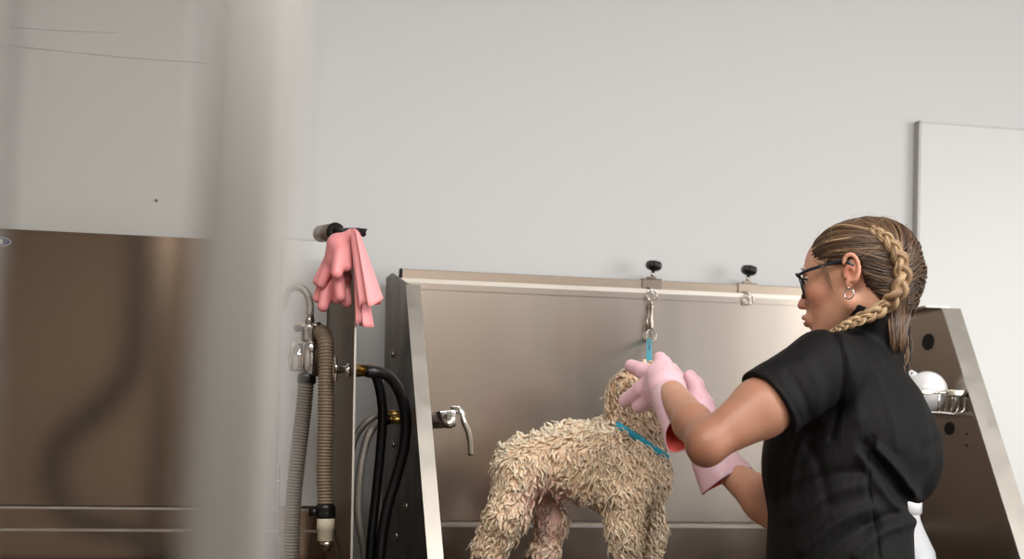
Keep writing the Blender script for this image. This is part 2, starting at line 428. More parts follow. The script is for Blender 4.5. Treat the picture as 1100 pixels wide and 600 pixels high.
flat(m.out('standing_grate', MT['steel_dark'], tub))
ztop = 1.434
def side(x, sgn, name):                    # side panel: shape in the y-z plane
    back = 3.28
    poly = [(back, .60), (back, 1.487), (TB - .02, 1.487 if sgn < 0 else 1.436), (2.94, 1.436), (2.925, 1.425), (2.60, .885), (2.60, .60)]
    if sgn > 0: poly[1] = (TB + .02, 1.437); poly[0] = (TB + .02, .60); poly[2] = (TB, 1.437)
    m = MB(); m.prism([(x, y, z) for y, z in poly], (sgn * .002, 0, 0))
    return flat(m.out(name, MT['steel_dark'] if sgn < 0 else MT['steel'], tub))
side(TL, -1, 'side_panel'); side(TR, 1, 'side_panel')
def slope_flange(x0, x1):
    a = (2.925, 1.432); b = (2.598, .888); m = MB(); n = nrm(np.array([0, -(a[1] - b[1]), (a[0] - b[0])])) * .003
    v = [(x0, b[0], b[1]), (x1, b[0], b[1]), (x1, a[0], a[1]), (x0, a[0], a[1])]
    m.prism(v, n); return m
flat(slope_flange(TL - .010, TL + .020).out('edge_flange', MT['steel_light'], tub))
flat(slope_flange(TR - .004, TR + .042).out('edge_flange', MT['steel_light'], tub))
m = MB(); m.box((TR - .03, 2.95, 1.4365), (TR + .03, TB + .02, 1.4405)); flat(m.out('side_cap', MT['steel_light'], tub))
for x in (TL + .05, TR - .05):
    for y in (TF + .06, TB - .08):
        m = MB(); m.tube([(x, y, .0), (x, y, .6)], .02, 14); m.out('leg', MT['steel_light'], tub)
for y, z in ((3.03, .905), (2.90, .975), (3.10, 1.10), (3.13, 1.30)):
    m = MB(); m.lathe([(.0, -.006), (.006, -.006), (.007, -.002), (.007, 0)], (TL - .002, y, z), (1, 0, 0), 10); m.out('bolt', MT['nickel'], tub)
# holes in the right side panel: flat black discs for their dark insides
for (px, py, a, b) in ((997, 367, .026, .019), (1020, 460, .020, .015)):
    c = WX(px, py, TR); m = MB()
    n = 24; poly = [(TR - .0015, c[1] + a * math.cos(t), c[2] + b * math.sin(t)) for t in np.linspace(0, 2 * math.pi, n, endpoint=False)]
    m.prism(poly, (.0012, 0, 0)); flat(m.out('hole_disc', MT['black'], tub))
m = MB()
for px, py in ((1038, 466), (1038, 478)):
    c = WX(px, py, TR - .001); m.ball(c, (.001, .003, .003), 6)
m.out('rivet', MT['black'], tub)
# tether rail along the top
rail = empty('tether_rail', (1.0, 3.25, 1.487), 'long square steel rail running along the top of the wash tub', 'rail')
m = MB(); m.box((.485, 3.225, 1.4795), (1.66, 3.245, 1.503)); flat(m.out('rail_tube', MT['rail'], rail, bevel=.0015))
m = MB(); m.box((.481, 3.224, 1.4785), (.4848, 3.246, 1.504)); flat(m.out('end_cap', MT['black'], rail))
for x in (.53, 1.1, 1.62):
    m = MB(); m.box((x - .012, 3.2451, 1.484), (x + .012, 3.2999, 1.499)); flat(m.out('rail_bracket', MT['steel_dark'], rail))

def clamp(px, colour_key, label):
    c = W(px, 307, 3.235); x = c[0]
    r = empty('tether_clamp', (x, 3.235, 1.478), label, 'clamp', 'tether clamps on the top rail')
    m = MB(); m.box((x - .0245, 3.2215, 1.476), (x + .0245, 3.2245, 1.5065)); m.box((x - .0245, 3.2215, 1.5035), (x + .0245, 3.249, 1.5065))
    m.box((x - .0245, 3.2455, 1.476), (x + .0245, 3.249, 1.5065)); m.box((x - .008, 3.226, 1.5066), (x + .012, 3.243, 1.512))
    flat(m.out('clamp_block', MT[colour_key], r, bevel=.001))
    m = MB(); m.tube([(x + .004, 3.235, 1.508), (x + .007, 3.235, 1.528)], .0042, 12); m.out('screw_stem', MT['nickel'], r)
    m = MB(); m.lathe([(.004, 0), (.009, .001), (.0165, .005), (.019, .011), (.0185, .018), (.015, .023), (.006, .025)], (x + .007, 3.235, 1.5265), (.12, 0, 1), 42, lobes=7, lobe=.07)
    m.out('knob', MT['blackp'], r)
    zc = W(px, 319, 3.2)[2]
    m = MB(); m.torus((x - .012, 3.187, 1.463), (.25, 1, .1), .0115, .0018); m.tube([(x - .010, 3.2215, 1.484), (x - .012, 3.20, 1.4835), (x - .012, 3.188, 1.4755)], .003, 8)
    m.out('eye_ring', MT['silver'], r)
    return x
xc1 = clamp(698.5, 'steel_dark', 'black-knobbed clamp on the rail holding the blue tether above the dog')
xc2 = clamp(801, 'rail', 'black-knobbed clamp on the rail with an empty ring, nearer the woman')
# blue tether with its snap hook
te = empty('tether', (xc1, 3.20, 1.30), 'bright blue webbing tether hanging on a metal snap hook from the rail', 'leash')
A = V3(xc1 - .012, 3.187, 1.450); B = W(697, 352, 3.16); C1 = S(698, 352, 3.30)
m = MB(); m.tube([A, A + (0, 0, -.012)], .0045, 12); m.lathe([(.0045, 0), (.0055, .004), (.0055, .02), (.0038, .03), (.0036, .046), (.006, .054), (.006, .058)], A + (0, 0, -.010) + np.array([0, 0, -.058]) * 1.0, (0, 0, 1), 14)
m.tube(catmull([A + V3(-.002, 0, -.066), A + V3(-.011, 0, -.076), A + V3(-.010, 0, -.090), A + V3(0, 0, -.095), A + V3(.010, 0, -.090), A + V3(.011, 0, -.076), A + V3(.002, 0, -.066)], 26), .0021, 8)
m.tube([A + V3(-.011, 0, -.074), A + V3(-.0095, 0, -.030)], .0016, 8)
m.out('snap_hook', MT['nickel'], te)
top = A + V3(-.003, 0, -.090); neck = S(694, 452, 2.93)
m = MB(); mid1 = S(697, 388, 3.11)
P = catmull([top, top * .7 + mid1 * .3 + V3(-.001, 0, 0), mid1, S(696, 430, 2.98), neck], 26)
m.tube(P, .0068, 8, flat=.18, flatdir=FW)
m.out('webbing_strap', MT['teal'], te)
m = MB(); m.tube([P[2] + FW * -.002, P[9] + FW * -.002], .0012, 6); m.out('stitching', MT['blackp'], te)

# faucet on the left side of the tub
fa = empty('tub_faucet', S(470, 450, 2.99), 'chrome mixer tap with a drooping lever on the left inner side of the tub', 'faucet')
D = 2.985
m = MB(); a = S(458, 452, D); b = S(489, 449, D)
m.tube([a, a * .5 + b * .5, b], [.017, .0185, .0175], 20, flat=1.0); m.lathe([(.021, 0), (.022, .003), (.022, .006), (.018, .008)], S(455, 452, D), RT, 24)
m.bar(S(462, 448, D - .012), S(490, 446, D - .012), .02, .024)
m.out('faucet_body', MT['chrome'], fa, bevel=.002)
m = MB(); c = S(482, 452, D - .028); m.lathe([(.0, .0), (.013, .0), (.0155, .004), (.0155, .012)], c, FW, 26); m.out('dial', MT['silver'], fa)
m = MB(); m.tube(catmull([S(487, 441, D - .01), S(494, 441, D - .016), S(498, 452, D - .02), S(503, 464, D - .02), S(505, 478, D - .02), S(505.5, 489, D - .02)], 20), [.008] * 6 + [.0062] * 8 + [.005] * 6, 12, flat=.55, flatdir=FW)
m.out('lever', MT['silver'], fa)
m = MB(); m.bar(S(484, 438, D - .012), S(494, 438, D - .012), .018, .009); m.out('top_cap', MT['chrome'], fa, bevel=.0015)
m = MB(); yv = S(440, 455, 2.99)[1]
for z, dy in ((1.157, 0), (1.142, -.035)):
    pass
m.lathe([(.022, -.008), (.024, -.004), (.024, 0)], (TL - .003, yv, S(440, 455, 2.99)[2]), (-1, 0, 0), 22); m.out('mounting_washer', MT['blackr'], fa)
m = MB(); m.tube([(TL - .004, yv - .02, S(430, 451, 2.99)[2]), (TL - .035, yv - .02, S(430, 451, 2.99)[2])], .009, 12)
m.tube([(TL - .004, yv + .015, S(430, 455, 2.99)[2] + .02), (TL - .035, yv + .015, S(430, 455, 2.99)[2] + .02)], .009, 12); m.out('inlet_fitting', MT['brass'], fa)

# steel braided supply hoses and the black rubber hoses
def hose(name, pts, rad, material, label, cat='hose', group=None, n=60, ends=None, sides=14):
    r = empty(name, pts[-1], label, cat, group); m = MB(); m.tube(catmull(pts, n), rad, sides); m.out('hose_tube', MT[material], r)
    if ends:
        m = MB(); 
        for a, b, rr in ends: m.tube([a, b], rr, 8)
        m.out('hose_nut', MT['nickel'], r)
    return r
i1 = np.array([TL - .036, yv - .02, S(430, 451, 2.99)[2]]); i2 = np.array([TL - .036, yv + .015, S(430, 455, 2.99)[2] + .02])
hose('supply_hose', [i1, S(412, 451, 2.96), S(397, 465, 2.93), S(388, 500, 2.92), S(385, 550, 2.93), S(392, 600, 2.95), S(393, 700, 2.95), S(393, 840, 2.95)], .0085, 'braid',
     'braided steel supply hose curving down in front of the black hoses', 'hose', 'braided supply hoses', ends=[(i1, i1 + V3(-.02, 0, 0), .011)])
hose('supply_hose', [i2, S(408, 444, 3.02), S(392, 455, 3.02), S(380, 475, 3.02), S(372, 520, 3.02), S(368, 620, 3.02), S(368, 800, 3.02)], .0075, 'braid',
     'braided steel supply hose bending left behind the thin steel divider', 'hose', 'braided supply hoses', ends=[(i2, i2 + V3(-.02, 0, 0), .010)])
hose('water_hose', [S(394, 399, 2.72), S(404, 399, 2.73), S(419, 405, 2.76), S(431, 425, 2.80), S(436, 450, 2.83), S(434, 480, 2.85), S(425, 515, 2.86), S(415, 550, 2.86), S(408, 600, 2.86), S(404, 700, 2.86), S(402, 850, 2.86)], .0112, 'blackr',
     'thick black rubber hose arching right from the brass fitting', 'hose', 'black water hoses')
hose('water_hose', [S(392, 397, 2.80), S(402, 401, 2.83), S(408, 418, 2.85), S(411, 445, 2.87), S(409, 480, 2.88), S(404, 530, 2.89), S(399, 580, 2.89), S(396, 650, 2.89), S(395, 850, 2.89)], .0098, 'blackr',
     'black rubber hose hanging straight down behind the arching one', 'hose', 'black water hoses')

# soap basket, white ball, jug
bk = empty('soap_basket', WX(1035, 425, TR), 'silver wire soap basket fixed to the right side of the tub', 'basket')
bx0, bx1 = TR - .125, TR - .004; by0, by1 = 2.82, 3.0; bz0, bz1 = 1.194, 1.236
m = MB()
def loop(z, ins): return [(bx0 + ins, by0 + ins, z), (bx1, by0 + ins, z), (bx1, by1 - ins, z), (bx0 + ins, by1 - ins, z), (bx0 + ins, by0 + ins, z)]
L1 = loop(bz1, 0)
for a, b in zip(L1[:-1], L1[1:]): m.tube([a, b], .0028, 8)
for i in range(8):
    y = by0 + (by1 - by0) * i / 7
    m.tube(catmull([(bx0, y, bz1), (bx0 + .004, y, bz0 + .012), (bx0 + .016, y, bz0), (bx0 + .06, y, bz0 - .001), (bx1 - .006, y, bz0), (bx1, y, bz1)], 18), .0017, 6)
for x in (bx0 + .02, bx0 + .06, bx0 + .1): m.tube([(x, by0, bz1), (x, by0 + .008, bz0 + .002), (x, by1 - .008, bz0 + .002), (x, by1, bz1)], .0017, 6)
m.out('wire_cage', MT['silver'], bk)
m = MB(); m.box((bx1 - .045, by0 - .006, bz1 - .007), (bx1 + .003, by0 + .016, bz1 + .007)); m.out('mounting_strap', MT['nickel'], bk, bevel=.001)
m = MB(); m.box((bx0 - .002, by0 - .004, bz1 - .005), (bx0 + .04, by0, bz1 + .006)); m.out('mounting_strap', MT['nickel'], bk, bevel=.001)
sb = empty('scrub_ball', (TR - .060, 2.885, bz0), 'glossy white plastic ball lying in the wire soap basket', 'ball')
m = MB(); m.ball((TR - .060, 2.885, bz0 + .0465), .0455, 20); m.out('ball_shell', MT['white'], sb)
c = V3(TR - .060, 2.885, bz0 + .0465); dd = nrm(-RT * .62 + UP * .75)
m = MB(); m.tube([c + dd * .043, c + dd * .052], [.011, .009], 12, flat=.6, flatdir=FW); m.torus(c + dd * .053, FW, .005, .0025, 16, 8); m.out('hanging_tab', MT['white'], sb)
jg = empty('shampoo_jug', S(973, 646, 3.00) * (1, 1, 0) + V3(0, 0, ZG), 'white plastic jug standing in the tub behind the woman', 'jug')
jo = np.array(jg.location)
m = MB(); m.lathe([(.0, 0), (.056, 0), (.060, .006), (.061, .085), (.058, .105), (.045, .132), (.034, .155), (.028, .170), (.026, .178), (.026, .185)], jo, (0, 0, 1), 36); m.out('jug_body', MT['jug'], jg)
m = MB(); m.lathe([(.029, .1855), (.029, .212), (.026, .215), (0, .215)], jo, (0, 0, 1), 30, lobes=15, lobe=.03); m.out('cap', MT['white'], jg)

# ================================================================== LEFT-HAND WASH TUB
LX = .316
lt = empty('wash_tub', (-.5, 2.9, 0), 'brown-tinted stainless wash tub behind the blurred post, with a plain tall back panel', 'tub')
m = MB(); m.box((-1.35, TB, .958), (LX - .106, TB + .0015, 1.545)); m.box((-1.35, TB - .002, 1.540), (LX - .106, TB + .02, 1.5455)); flat(m.out('splash_back', MT['steel_left'], lt))
m = MB(); m.box((-1.35, TB - .01, .950), (LX - .003, TB, .955)); m.box((-1.35, TB - .022, .903), (LX - .003, TB - .001, .9075)); flat(m.out('ledge', MT['steel_light'], lt))
m = MB(); m.box((-1.35, TB - .008, .908), (LX - .003, TB - .004, .9495)); m.box((-1.35, TB - .020, .6), (LX - .003, TB - .014, .9025))
m.box((-1.35, TF, .60), (LX, TF + .004, .80)); m.box((-1.35, TF + .005, .60), (LX, TB - .021, .606)); flat(m.out('basin', MT['steel_left'], lt))
m = MB(); m.prism([(LX, y, z) for y, z in ((3.26, .6), (3.26, 1.515), (3.18, 1.515), (2.70, 1.503), (2.685, 1.49), (2.685, .6))], (.0018, 0, 0))
flat(m.out('divider_panel', MT['divider'], lt))
m = MB(); m.box((LX - .001, 2.681, .6), (LX + .003, 2.6845, 1.495)); flat(m.out('panel_edge', MT['steel_light'], lt))
m = MB(); m.prism([(LX - .001, 3.19, 1.02), (LX - .001, 2.70, .80), (LX - .001, 2.70, .79), (LX - .001, 3.19, 1.01)], (-.004, 0, 0)); flat(m.out('brace_strip', MT['steel_dark'], lt))
m = MB(); m.prism([(-1.35, y, z) for y, z in ((3.26, .6), (3.26, 1.54), (2.70, 1.5), (2.685, .6))], (-.0018, 0, 0)); flat(m.out('side_panel', MT['steel_left'], lt))
for x in (-1.3, LX - .05):
    for y in (TF + .06, TB - .08):
        m = MB(); m.tube([(x, y, 0), (x, y, .6)], .02, 14); m.out('leg', MT['steel_light'], lt)
board('wall_panel', LX - .104, LX - .002, .96, 1.553, TB + .012, .01, 'narrow white backing panel beside the chrome mixer valve')
# oval maker's badge
bd = empty('oval_badge', W(-4, 259, TB - .002), 'small blue oval maker badge on the brown steel back panel', 'badge')
bc = np.array(bd.location)
def oval(a, b, y, th):
    m = MB(); m.prism([(bc[0] + a * math.cos(t), y, bc[2] + b * math.sin(t)) for t in np.linspace(0, 2 * math.pi, 32, endpoint=False)], (0, -th, 0)); return m
flat(oval(.030, .0105, TB - .0001, .0008).out('badge_rim', MT['labelwhite'], bd)); flat(oval(.0285, .0092, TB - .0010, .0006).out('badge_field', MT['blue'], bd))
m = MB()
for i, x in enumerate((-.018, -.009, 0, .009)): m.box((bc[0] + x - .0035, TB - .0022, bc[2] - .005), (bc[0] + x + .0035, TB - .0017, bc[2] + .005))
flat(m.out('badge_lettering', MT['labelwhite'], bd))

# shop mixer valve, its spring hose and the two corrugated hoses
mv = empty('mixer_valve', S(330, 402, 2.86), 'chrome mixer valve mounted in front of the white backing panel', 'valve')
m = MB(); m.lathe([(.006, 0), (.014, .003), (.019, .012), (.021, .03), (.021, .062), (.017, .07), (.011, .073)], S(334, 405, 2.84), (0, 0, 1), 24)
m.lathe([(.013, 0), (.018, .004), (.018, .022), (.02, .026), (.02, .034), (.009, .038)], S(333, 368, 2.84), (0, 0, 1), 24)
m.lathe([(.012, 0), (.022, .004), (.024, .03), (.02, .05), (.013, .06)], S(322, 400, 2.88), (0, 0, 1), 24)
m.bar(S(316, 384, 2.88), S(344, 380, 2.84), .02, .026); m.out('valve_body', MT['chrome'], mv, bevel=.002)
m = MB(); m.tube([S(333, 351, 2.84), S(333, 337, 2.84)], [.0105, .0075], 8); m.tube([S(318, 352, 2.86), S(343, 350, 2.83)], .0085, 14); m.out('hex_nut', MT['nickel'], mv)
m = MB(); m.box(S(334, 375, 2.84) - (.006, .026, .006), S(334, 375, 2.84) + (.006, -.017, .006)); m.out('spindle', MT['silver'], mv, bevel=.001)
m = MB(); P = catmull([S(333, 338, 2.84), S(333, 326, 2.84), S(329, 314, 2.84), S(320, 308, 2.85), S(310, 312, 2.87), S(304, 330, 2.9)], 90)
m.tube(P, .0075 + .0008 * np.sin(np.arange(90) * math.pi / 1.5), 12)
tag(m.out('shower_hose', MT['braid']), 'thin ribbed metal shower hose arching out of the chrome mixer valve', 'hose')
def corr(name, pts, rad, amp, per, material, label, n=420):
    P = catmull(pts, n); L = np.concatenate([[0], np.cumsum(np.linalg.norm(np.diff(P, axis=0), axis=1))])
    s = (L / per) % 1; rr = rad + amp * np.clip(np.sin(2 * math.pi * s) * 2.2, -1, 1)
    r = empty(name, P[-1], label, 'hose', 'corrugated drying hoses'); m = MB(); m.tube(P, rr, 20); m.out('hose_tube', MT[material], r); return r
h1 = corr('corrugated_hose', [S(329.5, 404, 2.84), S(326, 440, 2.84), S(320, 490, 2.83), S(315, 540, 2.83), S(313, 600, 2.83), S(313, 680, 2.84)], .0158, .0011, .0062, 'hosegrey',
          'grey corrugated hose hanging from the chrome mixer valve', 620)
h2 = corr('corrugated_hose', [S(338, 362, 2.90), S(343, 356, 2.86), S(348.5, 362, 2.80), S(350, 380, 2.78), S(350, 440, 2.77), S(348.5, 500, 2.77), S(349.5, 547, 2.77)], .0150, .0013, .0062, 'hosetan',
          'tan corrugated hose beside the divider, ending in a cream coupling', 520)
m = MB(); a = S(329.6, 401, 2.84); m.lathe([(.013, .002), (.0175, 0), (.0185, -.006), (.0185, -.018), (.017, -.02)], a, (0, 0, 1), 24); m.out('end_cuff', MT['blackr'], h1)
m = MB(); a = S(349.5, 541, 2.77); b = S(350, 557, 2.77); m.tube(catmull([a, a * .5 + b * .5, b], 9), [.0165, .019, .0195, .0195, .019, .0195, .0195, .019, .0165], 20)
m.bar(S(340, 549, 2.76), S(334, 550, 2.77), .012, .014); m.out('hose_clamp', MT['blackr'], h2)
m = MB(); a = S(350, 556, 2.77); m.lathe([(.016, 0), (.0175, -.002), (.0175, -.022), (.016, -.023), (.0155, -.044), (.014, -.045)], a, (0, 0, 1), 24); m.out('coupling', MT['cream'], h2)
m = MB(); a = S(351, 582, 2.77); m.lathe([(.0135, 0), (.0135, -.012), (.009, -.014), (.009, -.02)], a + V3(0, 0, .003), (0, 0, 1), 20); m.out('metal_tip', MT['nickel'], h2)
m = MB(); P = catmull([S(299, 500, 2.9), S(299, 560, 2.9), S(301, 620, 2.9), S(302, 690, 2.9)], 100); m.tube(P, .0032 + .0009 * np.sin(np.arange(100) * math.pi / 1.5), 8)
tag(m.out('spiral_cord', MT['silver']), 'thin silver ribbed cord at the left edge of the grey hose', 'cord')
# through-valve on the divider: chrome wheel on the left, brass union on the right
tv = empty('stop_valve', S(376, 398, 2.74), 'chrome hand wheel and brass union fitted through the thin steel divider', 'valve')
vc = WX(383, 398, LX); vc[1] = 2.745; 
vz = S(383, 398, 2.76)[2]; vc = V3(LX, 2.745, vz)
m = MB(); m.lathe([(.004, 0), (.020, .001), (.024, .004), (.020, .008), (.006, .010)], vc - V3(.034, 0, 0), (1, 0, 0), 40, lobes=5, lobe=.16)
m.lathe([(.008, 0), (.008, .016), (.013, .018), (.013, .0245)], vc - V3(.025, 0, 0), (1, 0, 0), 20); m.out('hand_wheel', MT['chrome'], tv)
m = MB(); m.lathe([(.016, .002), (.016, .010), (.0125, .011), (.0125, .02)], vc, (1, 0, 0), 6); m.lathe([(.0115, .02), (.0115, .036), (.014, .037), (.014, .043)], vc, (1, 0, 0), 24); m.out('brass_union', MT['brass'], tv)

# clamp tube on top of the divider
cl = empty('tube_clamp', S(358, 262, 2.80), 'short brown steel tube with a black end cap sitting on the divider', 'clamp')
m = MB(); a = S(345, 251, 2.95); b = S(360, 249, 2.80); m.tube([a, b], .0175, 26); m.out('tube_sleeve', MT['tubebrown'], cl)
m = MB(); ax = nrm(b - a); m.lathe([(.0182, -.002), (.0188, .003), (.0175, .008), (.0, .0095)], b, ax, 26); m.out('end_cap', MT['blackr'], cl)
m = MB(); m.tube([b + ax * .008, S(386, 249, 2.70)], .008, 14); m.tube([S(384, 250, 2.70), S(389, 249, 2.69), S(394, 246, 2.68)], [.0085, .007, .0012], 12); m.tube([S(387, 246, 2.70), S(391, 252, 2.69)], [.002, .005], 10)
m.out('wing_screw', MT['blackp'], cl)
m = MB(); m.box(S(353, 262, 2.88) - (.004, .004, .03), S(353, 256, 2.88) + (.004, .004, .004)); m.out('support_post', MT['steel_dark'], cl)

# blurred glass partition right in front of the lens
gp = empty('glass_partition', (.03, .50, 0), 'out-of-focus aluminium post and glass pane close in front of the camera', 'partition')
def post(x0, x1, y0, y1, r):
    m = MB(); pts = []
    for cx, cy, a0 in ((x1 - r, y0 + r, -90), (x1 - r, y1 - r, 0), (x0 + r * .5, y1 - r * .5, 90), (x0 + r * .5, y0 + r * .5, 180)):
        rr = r if cx > (x0 + x1) / 2 else r * .5
        for t in np.linspace(0, 90, 7): pts.append((cx + rr * math.cos(math.radians(a0 + t)), cy + rr * math.sin(math.radians(a0 + t)), 0.0))
    m.prism([(a - .0405, b, c) for a, b, c in pts], (.080, 0, 2.3)); return m
y0 = .50; xl = W(210, 300, y0)[0]; xr = W(322, 300, y0)[0]
post(xl, xr, y0, y0 + .035, .014).out('door_post', MT['postalu'], gp)
xo = W(-12, 300, y0)[0]
post(xo - .06, xo, y0, y0 + .035, .006).out('door_post', MT['postalu'], gp)
m = MB(); m.box((xo - .0, y0 + .014, 0.02), (xl, y0 + .020, 2.28)); flat(m.out('glass_pane', MT['pane'], gp))

# wide black dryer hose, added behind the camera to give the steel's dark curve
def VR(px, py, Yv): p = W(px, py, 2 * TB - Yv); return V3(p[0], Yv, p[2])
P = [V3(VR(150, 250, -.9)[0], -.9, ZC - .002), VR(150, 250, -.9), VR(148, 330, -.9), VR(138, 400, -.9), VR(105, 440, -.9), VR(66, 475, -.9), VR(58, 520, -.88), VR(85, 556, -.85), VR(150, 575, -.8), VR(200, 620, -.75), V3(.05, -.72, .08)]
m = MB(); m.tube(catmull(P, 120), .062, 18)
tag(m.out('added_dryer_hose', MT['blackr']), 'wide black dryer hose added behind the camera to mirror in the brown steel', 'hose')
# ================================================================== THE DOG
ROT = np.stack([RT, UP, FW]).astype(np.float32)            # rows: picture right, up, away
DK = 2.93 / FPX
def squash(p, d0, k):                                       # narrow a body along the line of sight
    t = (p - CAM.astype(np.float32)) @ FW.astype(np.float32) - d0
    return p + (t * (1 / k - 1))[..., None] * FW.astype(np.float32)
D0 = 2.93
NE, FA = 2.93 - .055, 2.93 + .055
def c_(a, b, r1, r2, k=.02): return ('c', S(*a), S(*b), r1 * DK, r2 * DK, k)
dog_core = [c_((566, 499, D0), (612, 495, D0), 29, 36, .03), c_((612, 494, D0), (664, 502, D0), 36, 46, .03),
            c_((664, 500, D0), (676, 512, D0), 46, 40, .03), c_((672, 478, D0), (684, 425, D0), 30, 22, .03),
            c_((562, 506, D0), (555, 510, D0), 25, 21, .03), c_((690, 470, D0), (692, 520, D0), 18, 16, .03)]
dog_limbs = [ # near hind
            c_((562, 508, NE), (545, 552, NE - .01), 26, 19, .03), c_((545, 552, NE - .01), (524, 592, NE), 19, 13.5), c_((524, 592, NE), (526, 636, NE - .005), 13, 11), c_((526, 637, NE - .005), (538, 641, NE - .012), 11, 9),
            # far hind
            c_((578, 515, FA), (592, 560, FA), 22, 15, .03), c_((592, 560, FA), (583, 598, FA), 15, 12), c_((583, 598, FA), (582, 632, FA), 12, 10), c_((582, 633, FA), (592, 637, FA), 10, 8),
            # near fore
            c_((668, 535, NE + .01), (672, 575, NE), 20, 14.5, .03), c_((672, 575, NE), (673, 636, NE), 14, 11.5), c_((673, 637, NE), (682, 641, NE - .01), 11.5, 9),
            # far fore
            c_((690, 530, FA - .01), (699, 572, FA), 17, 12, .03), c_((699, 572, FA), (697, 630, FA), 12, 10.5), c_((697, 631, FA), (706, 635, FA), 10.5, 8),
            # tail tucked behind
            c_((548, 492, D0 + .03), (538, 512, D0 + .06), 9, 5)]
HD = 2.93
dog_head = [c_((687, 424, HD), (689, 417, HD), 23, 22, .02), c_((698, 411, HD), (718, 411, HD + .01), 16, 12.5, .02), c_((718, 411, HD + .01), (729, 412, HD + .012), 12, 10, .015),
            ('e', S(692, 404, HD), (.036, .026, .032), ROT, .02),
            ('e', S(664, 430, HD - .038), (.0175, .050, .0115), ROT, .008), ('e', S(674, 412, HD - .036), (.020, .018, .016), ROT, .012),
            ('e', S(676, 430, HD + .050), (.016, .048, .011), ROT, .008),
            c_((704, 420, HD), (720, 421, HD + .01), 10, 8, .01)]
def dog_sdf(p):
    q = squash(p, D0, .82)
    d = smin(union(q, dog_core), union(p, dog_limbs), .022)
    d = smin(d, union(p, dog_head), .018)
    # nostril end, eyes
    n = vnoise(p, 95, 1) * .0042 + vnoise(p, 210, 2) * .0016 + vnoise(p, 45, 3) * .003
    return d - n
lo, hi = bounds([S(480, 370, 2.8), S(760, 660, 2.8), S(480, 370, 3.1), S(760, 660, 3.1)], .02)
dv, df = nets(dog_sdf, lo, hi, .0034)
def to_px(P):
    q = np.asarray(P) - CAM; d = q @ FW; return 550 + FPX * (q @ RT) / d, HOR - FPX * (q @ UP) / d, d
shift = ZG + .002 - dv[:, 2].min()
dog = empty('dog', S(610, 645, D0) * (1, 1, 0) + V3(0, 0, ZG), 'small wet cream-tan curly-haired dog standing in the steel wash tub, covered in lather', 'dog')
x, y, d = to_px(dv)
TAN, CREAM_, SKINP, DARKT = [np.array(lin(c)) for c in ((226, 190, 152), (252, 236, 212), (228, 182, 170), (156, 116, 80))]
def blob(x, y, cx, cy, rx, ry): return np.exp(-(((x - cx) / rx) ** 2 + ((y - cy) / ry) ** 2))
def dog_tint(P, jit=0.0, rng=None):
    x, y, d = to_px(P); n = vnoise(P, 60, 5)[:, None] * .5 + .5
    c = TAN * (1 - n * .5) + CREAM_ * n * .5
    pk = np.clip(blob(x, y, 588, 556, 24, 40) * 1.1 + blob(x, y, 585, 530, 30, 12) + .5 * blob(x, y, 712, 450, 10, 40), 0, 1)[:, None] * .8
    c = c * (1 - pk) + SKINP * pk
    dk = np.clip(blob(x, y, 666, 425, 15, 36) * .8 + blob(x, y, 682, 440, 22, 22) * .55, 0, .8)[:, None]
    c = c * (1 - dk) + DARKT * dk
    return c
link('dog_body', dv, df, MT['fur'], dog, tint=dog_tint(dv))
# wet locks
DBV = BVHTree.FromPolygons([tuple(v) for v in dv], [tuple(int(i) for i in f) for f in df])
def locks(N, seed, lmin, lmax, wide, region=None):
    rng = np.random.default_rng(seed)
    a, b, c, e = [dv[df[:, i]] for i in range(4)]
    ar = np.linalg.norm(np.cross(c - a, e - b), axis=1); cen = (a + b + c + e) / 4; nr = np.cross(c - a, e - b); nr /= np.linalg.norm(nr, axis=1, keepdims=True) + 1e-12
    w = ar.copy(); px, py, dd = to_px(cen); front = (nr @ FW) < .35
    w *= np.where(front, 1, .25); w *= np.where(py > 640, 0, 1)
    w *= 1 - .93 * np.clip(blob(px, py, 585, 540, 20, 30), 0, 1)
    if region is not None: w *= region(px, py)
    pick = rng.choice(len(cen), N, p=w / w.sum()); m = MB()
    tn = dog_tint(cen[pick])
    for k, i in enumerate(pick):
        p = cen[i] + rng.normal(size=3) * .002; n = nr[i]; x, y = px[i], py[i]
        flow = -UP * 1.0 - RT * .25
        if y < 480 and x < 655: flow = -RT * .75 - UP * .55 + rng.normal() * .35 * FW
        if x < 545 and y > 540: flow = -UP - RT * .7
        if x > 650 and y < 600: flow = -UP * 1.1 + RT * .15
        flow = flow + rng.normal(size=3) * .42; t = nrm(flow - n * (flow @ n)); s = np.cross(n, t)
        L = rng.uniform(lmin, lmax); wdt = rng.uniform(*wide); ph = rng.uniform(0, 6.28); cur = rng.uniform(.16, .36) * L; turns = rng.uniform(1.0, 1.7)
        u = np.linspace(0, 1, 8)[:, None]
        lift = (.10 * L + .0015) * np.sin(u * 2.6) + (.0035 * u if rng.random() < .3 else 0) - .001
        P = p + t * (u * L) + n * lift + s * (np.sin(ph + u * 6.28 * turns) - np.sin(ph)) * cur * .5 * u ** .5 + n * (np.cos(ph + u * 6.28 * turns)) * cur * .30 * u
        if rng.random() < .35: P = P - UP * (u ** 2) * L * .35
        r = wdt * (np.array([.75, 1, 1.05, 1, .85, .65, .42, .12]))
        sh = rng.uniform(.72, 1.18); tip = CREAM_ * sh
        cc = tn[k] * sh * (1 - u * .55) + tip * u * .55
        m.tube(P, r, 5, cap=True, flat=.5, flatdir=n, col=cc)
    return m
m = locks(3600, 3, .012, .024, (.0026, .0052)); a = m
m2 = locks(1500, 4, .022, .040, (.0014, .0024), lambda x, y: ((x > 640) & (y > 415) & (y < 600)) * 1.0 + .12)
a.add(m2.v, m2.f, m2.c)
m3 = locks(260, 9, .018, .030, (.0013, .002), lambda x, y: blob(x, y, 620, 545, 60, 14) + blob(x, y, 540, 600, 30, 30)); a.add(m3.v, m3.f, m3.c)
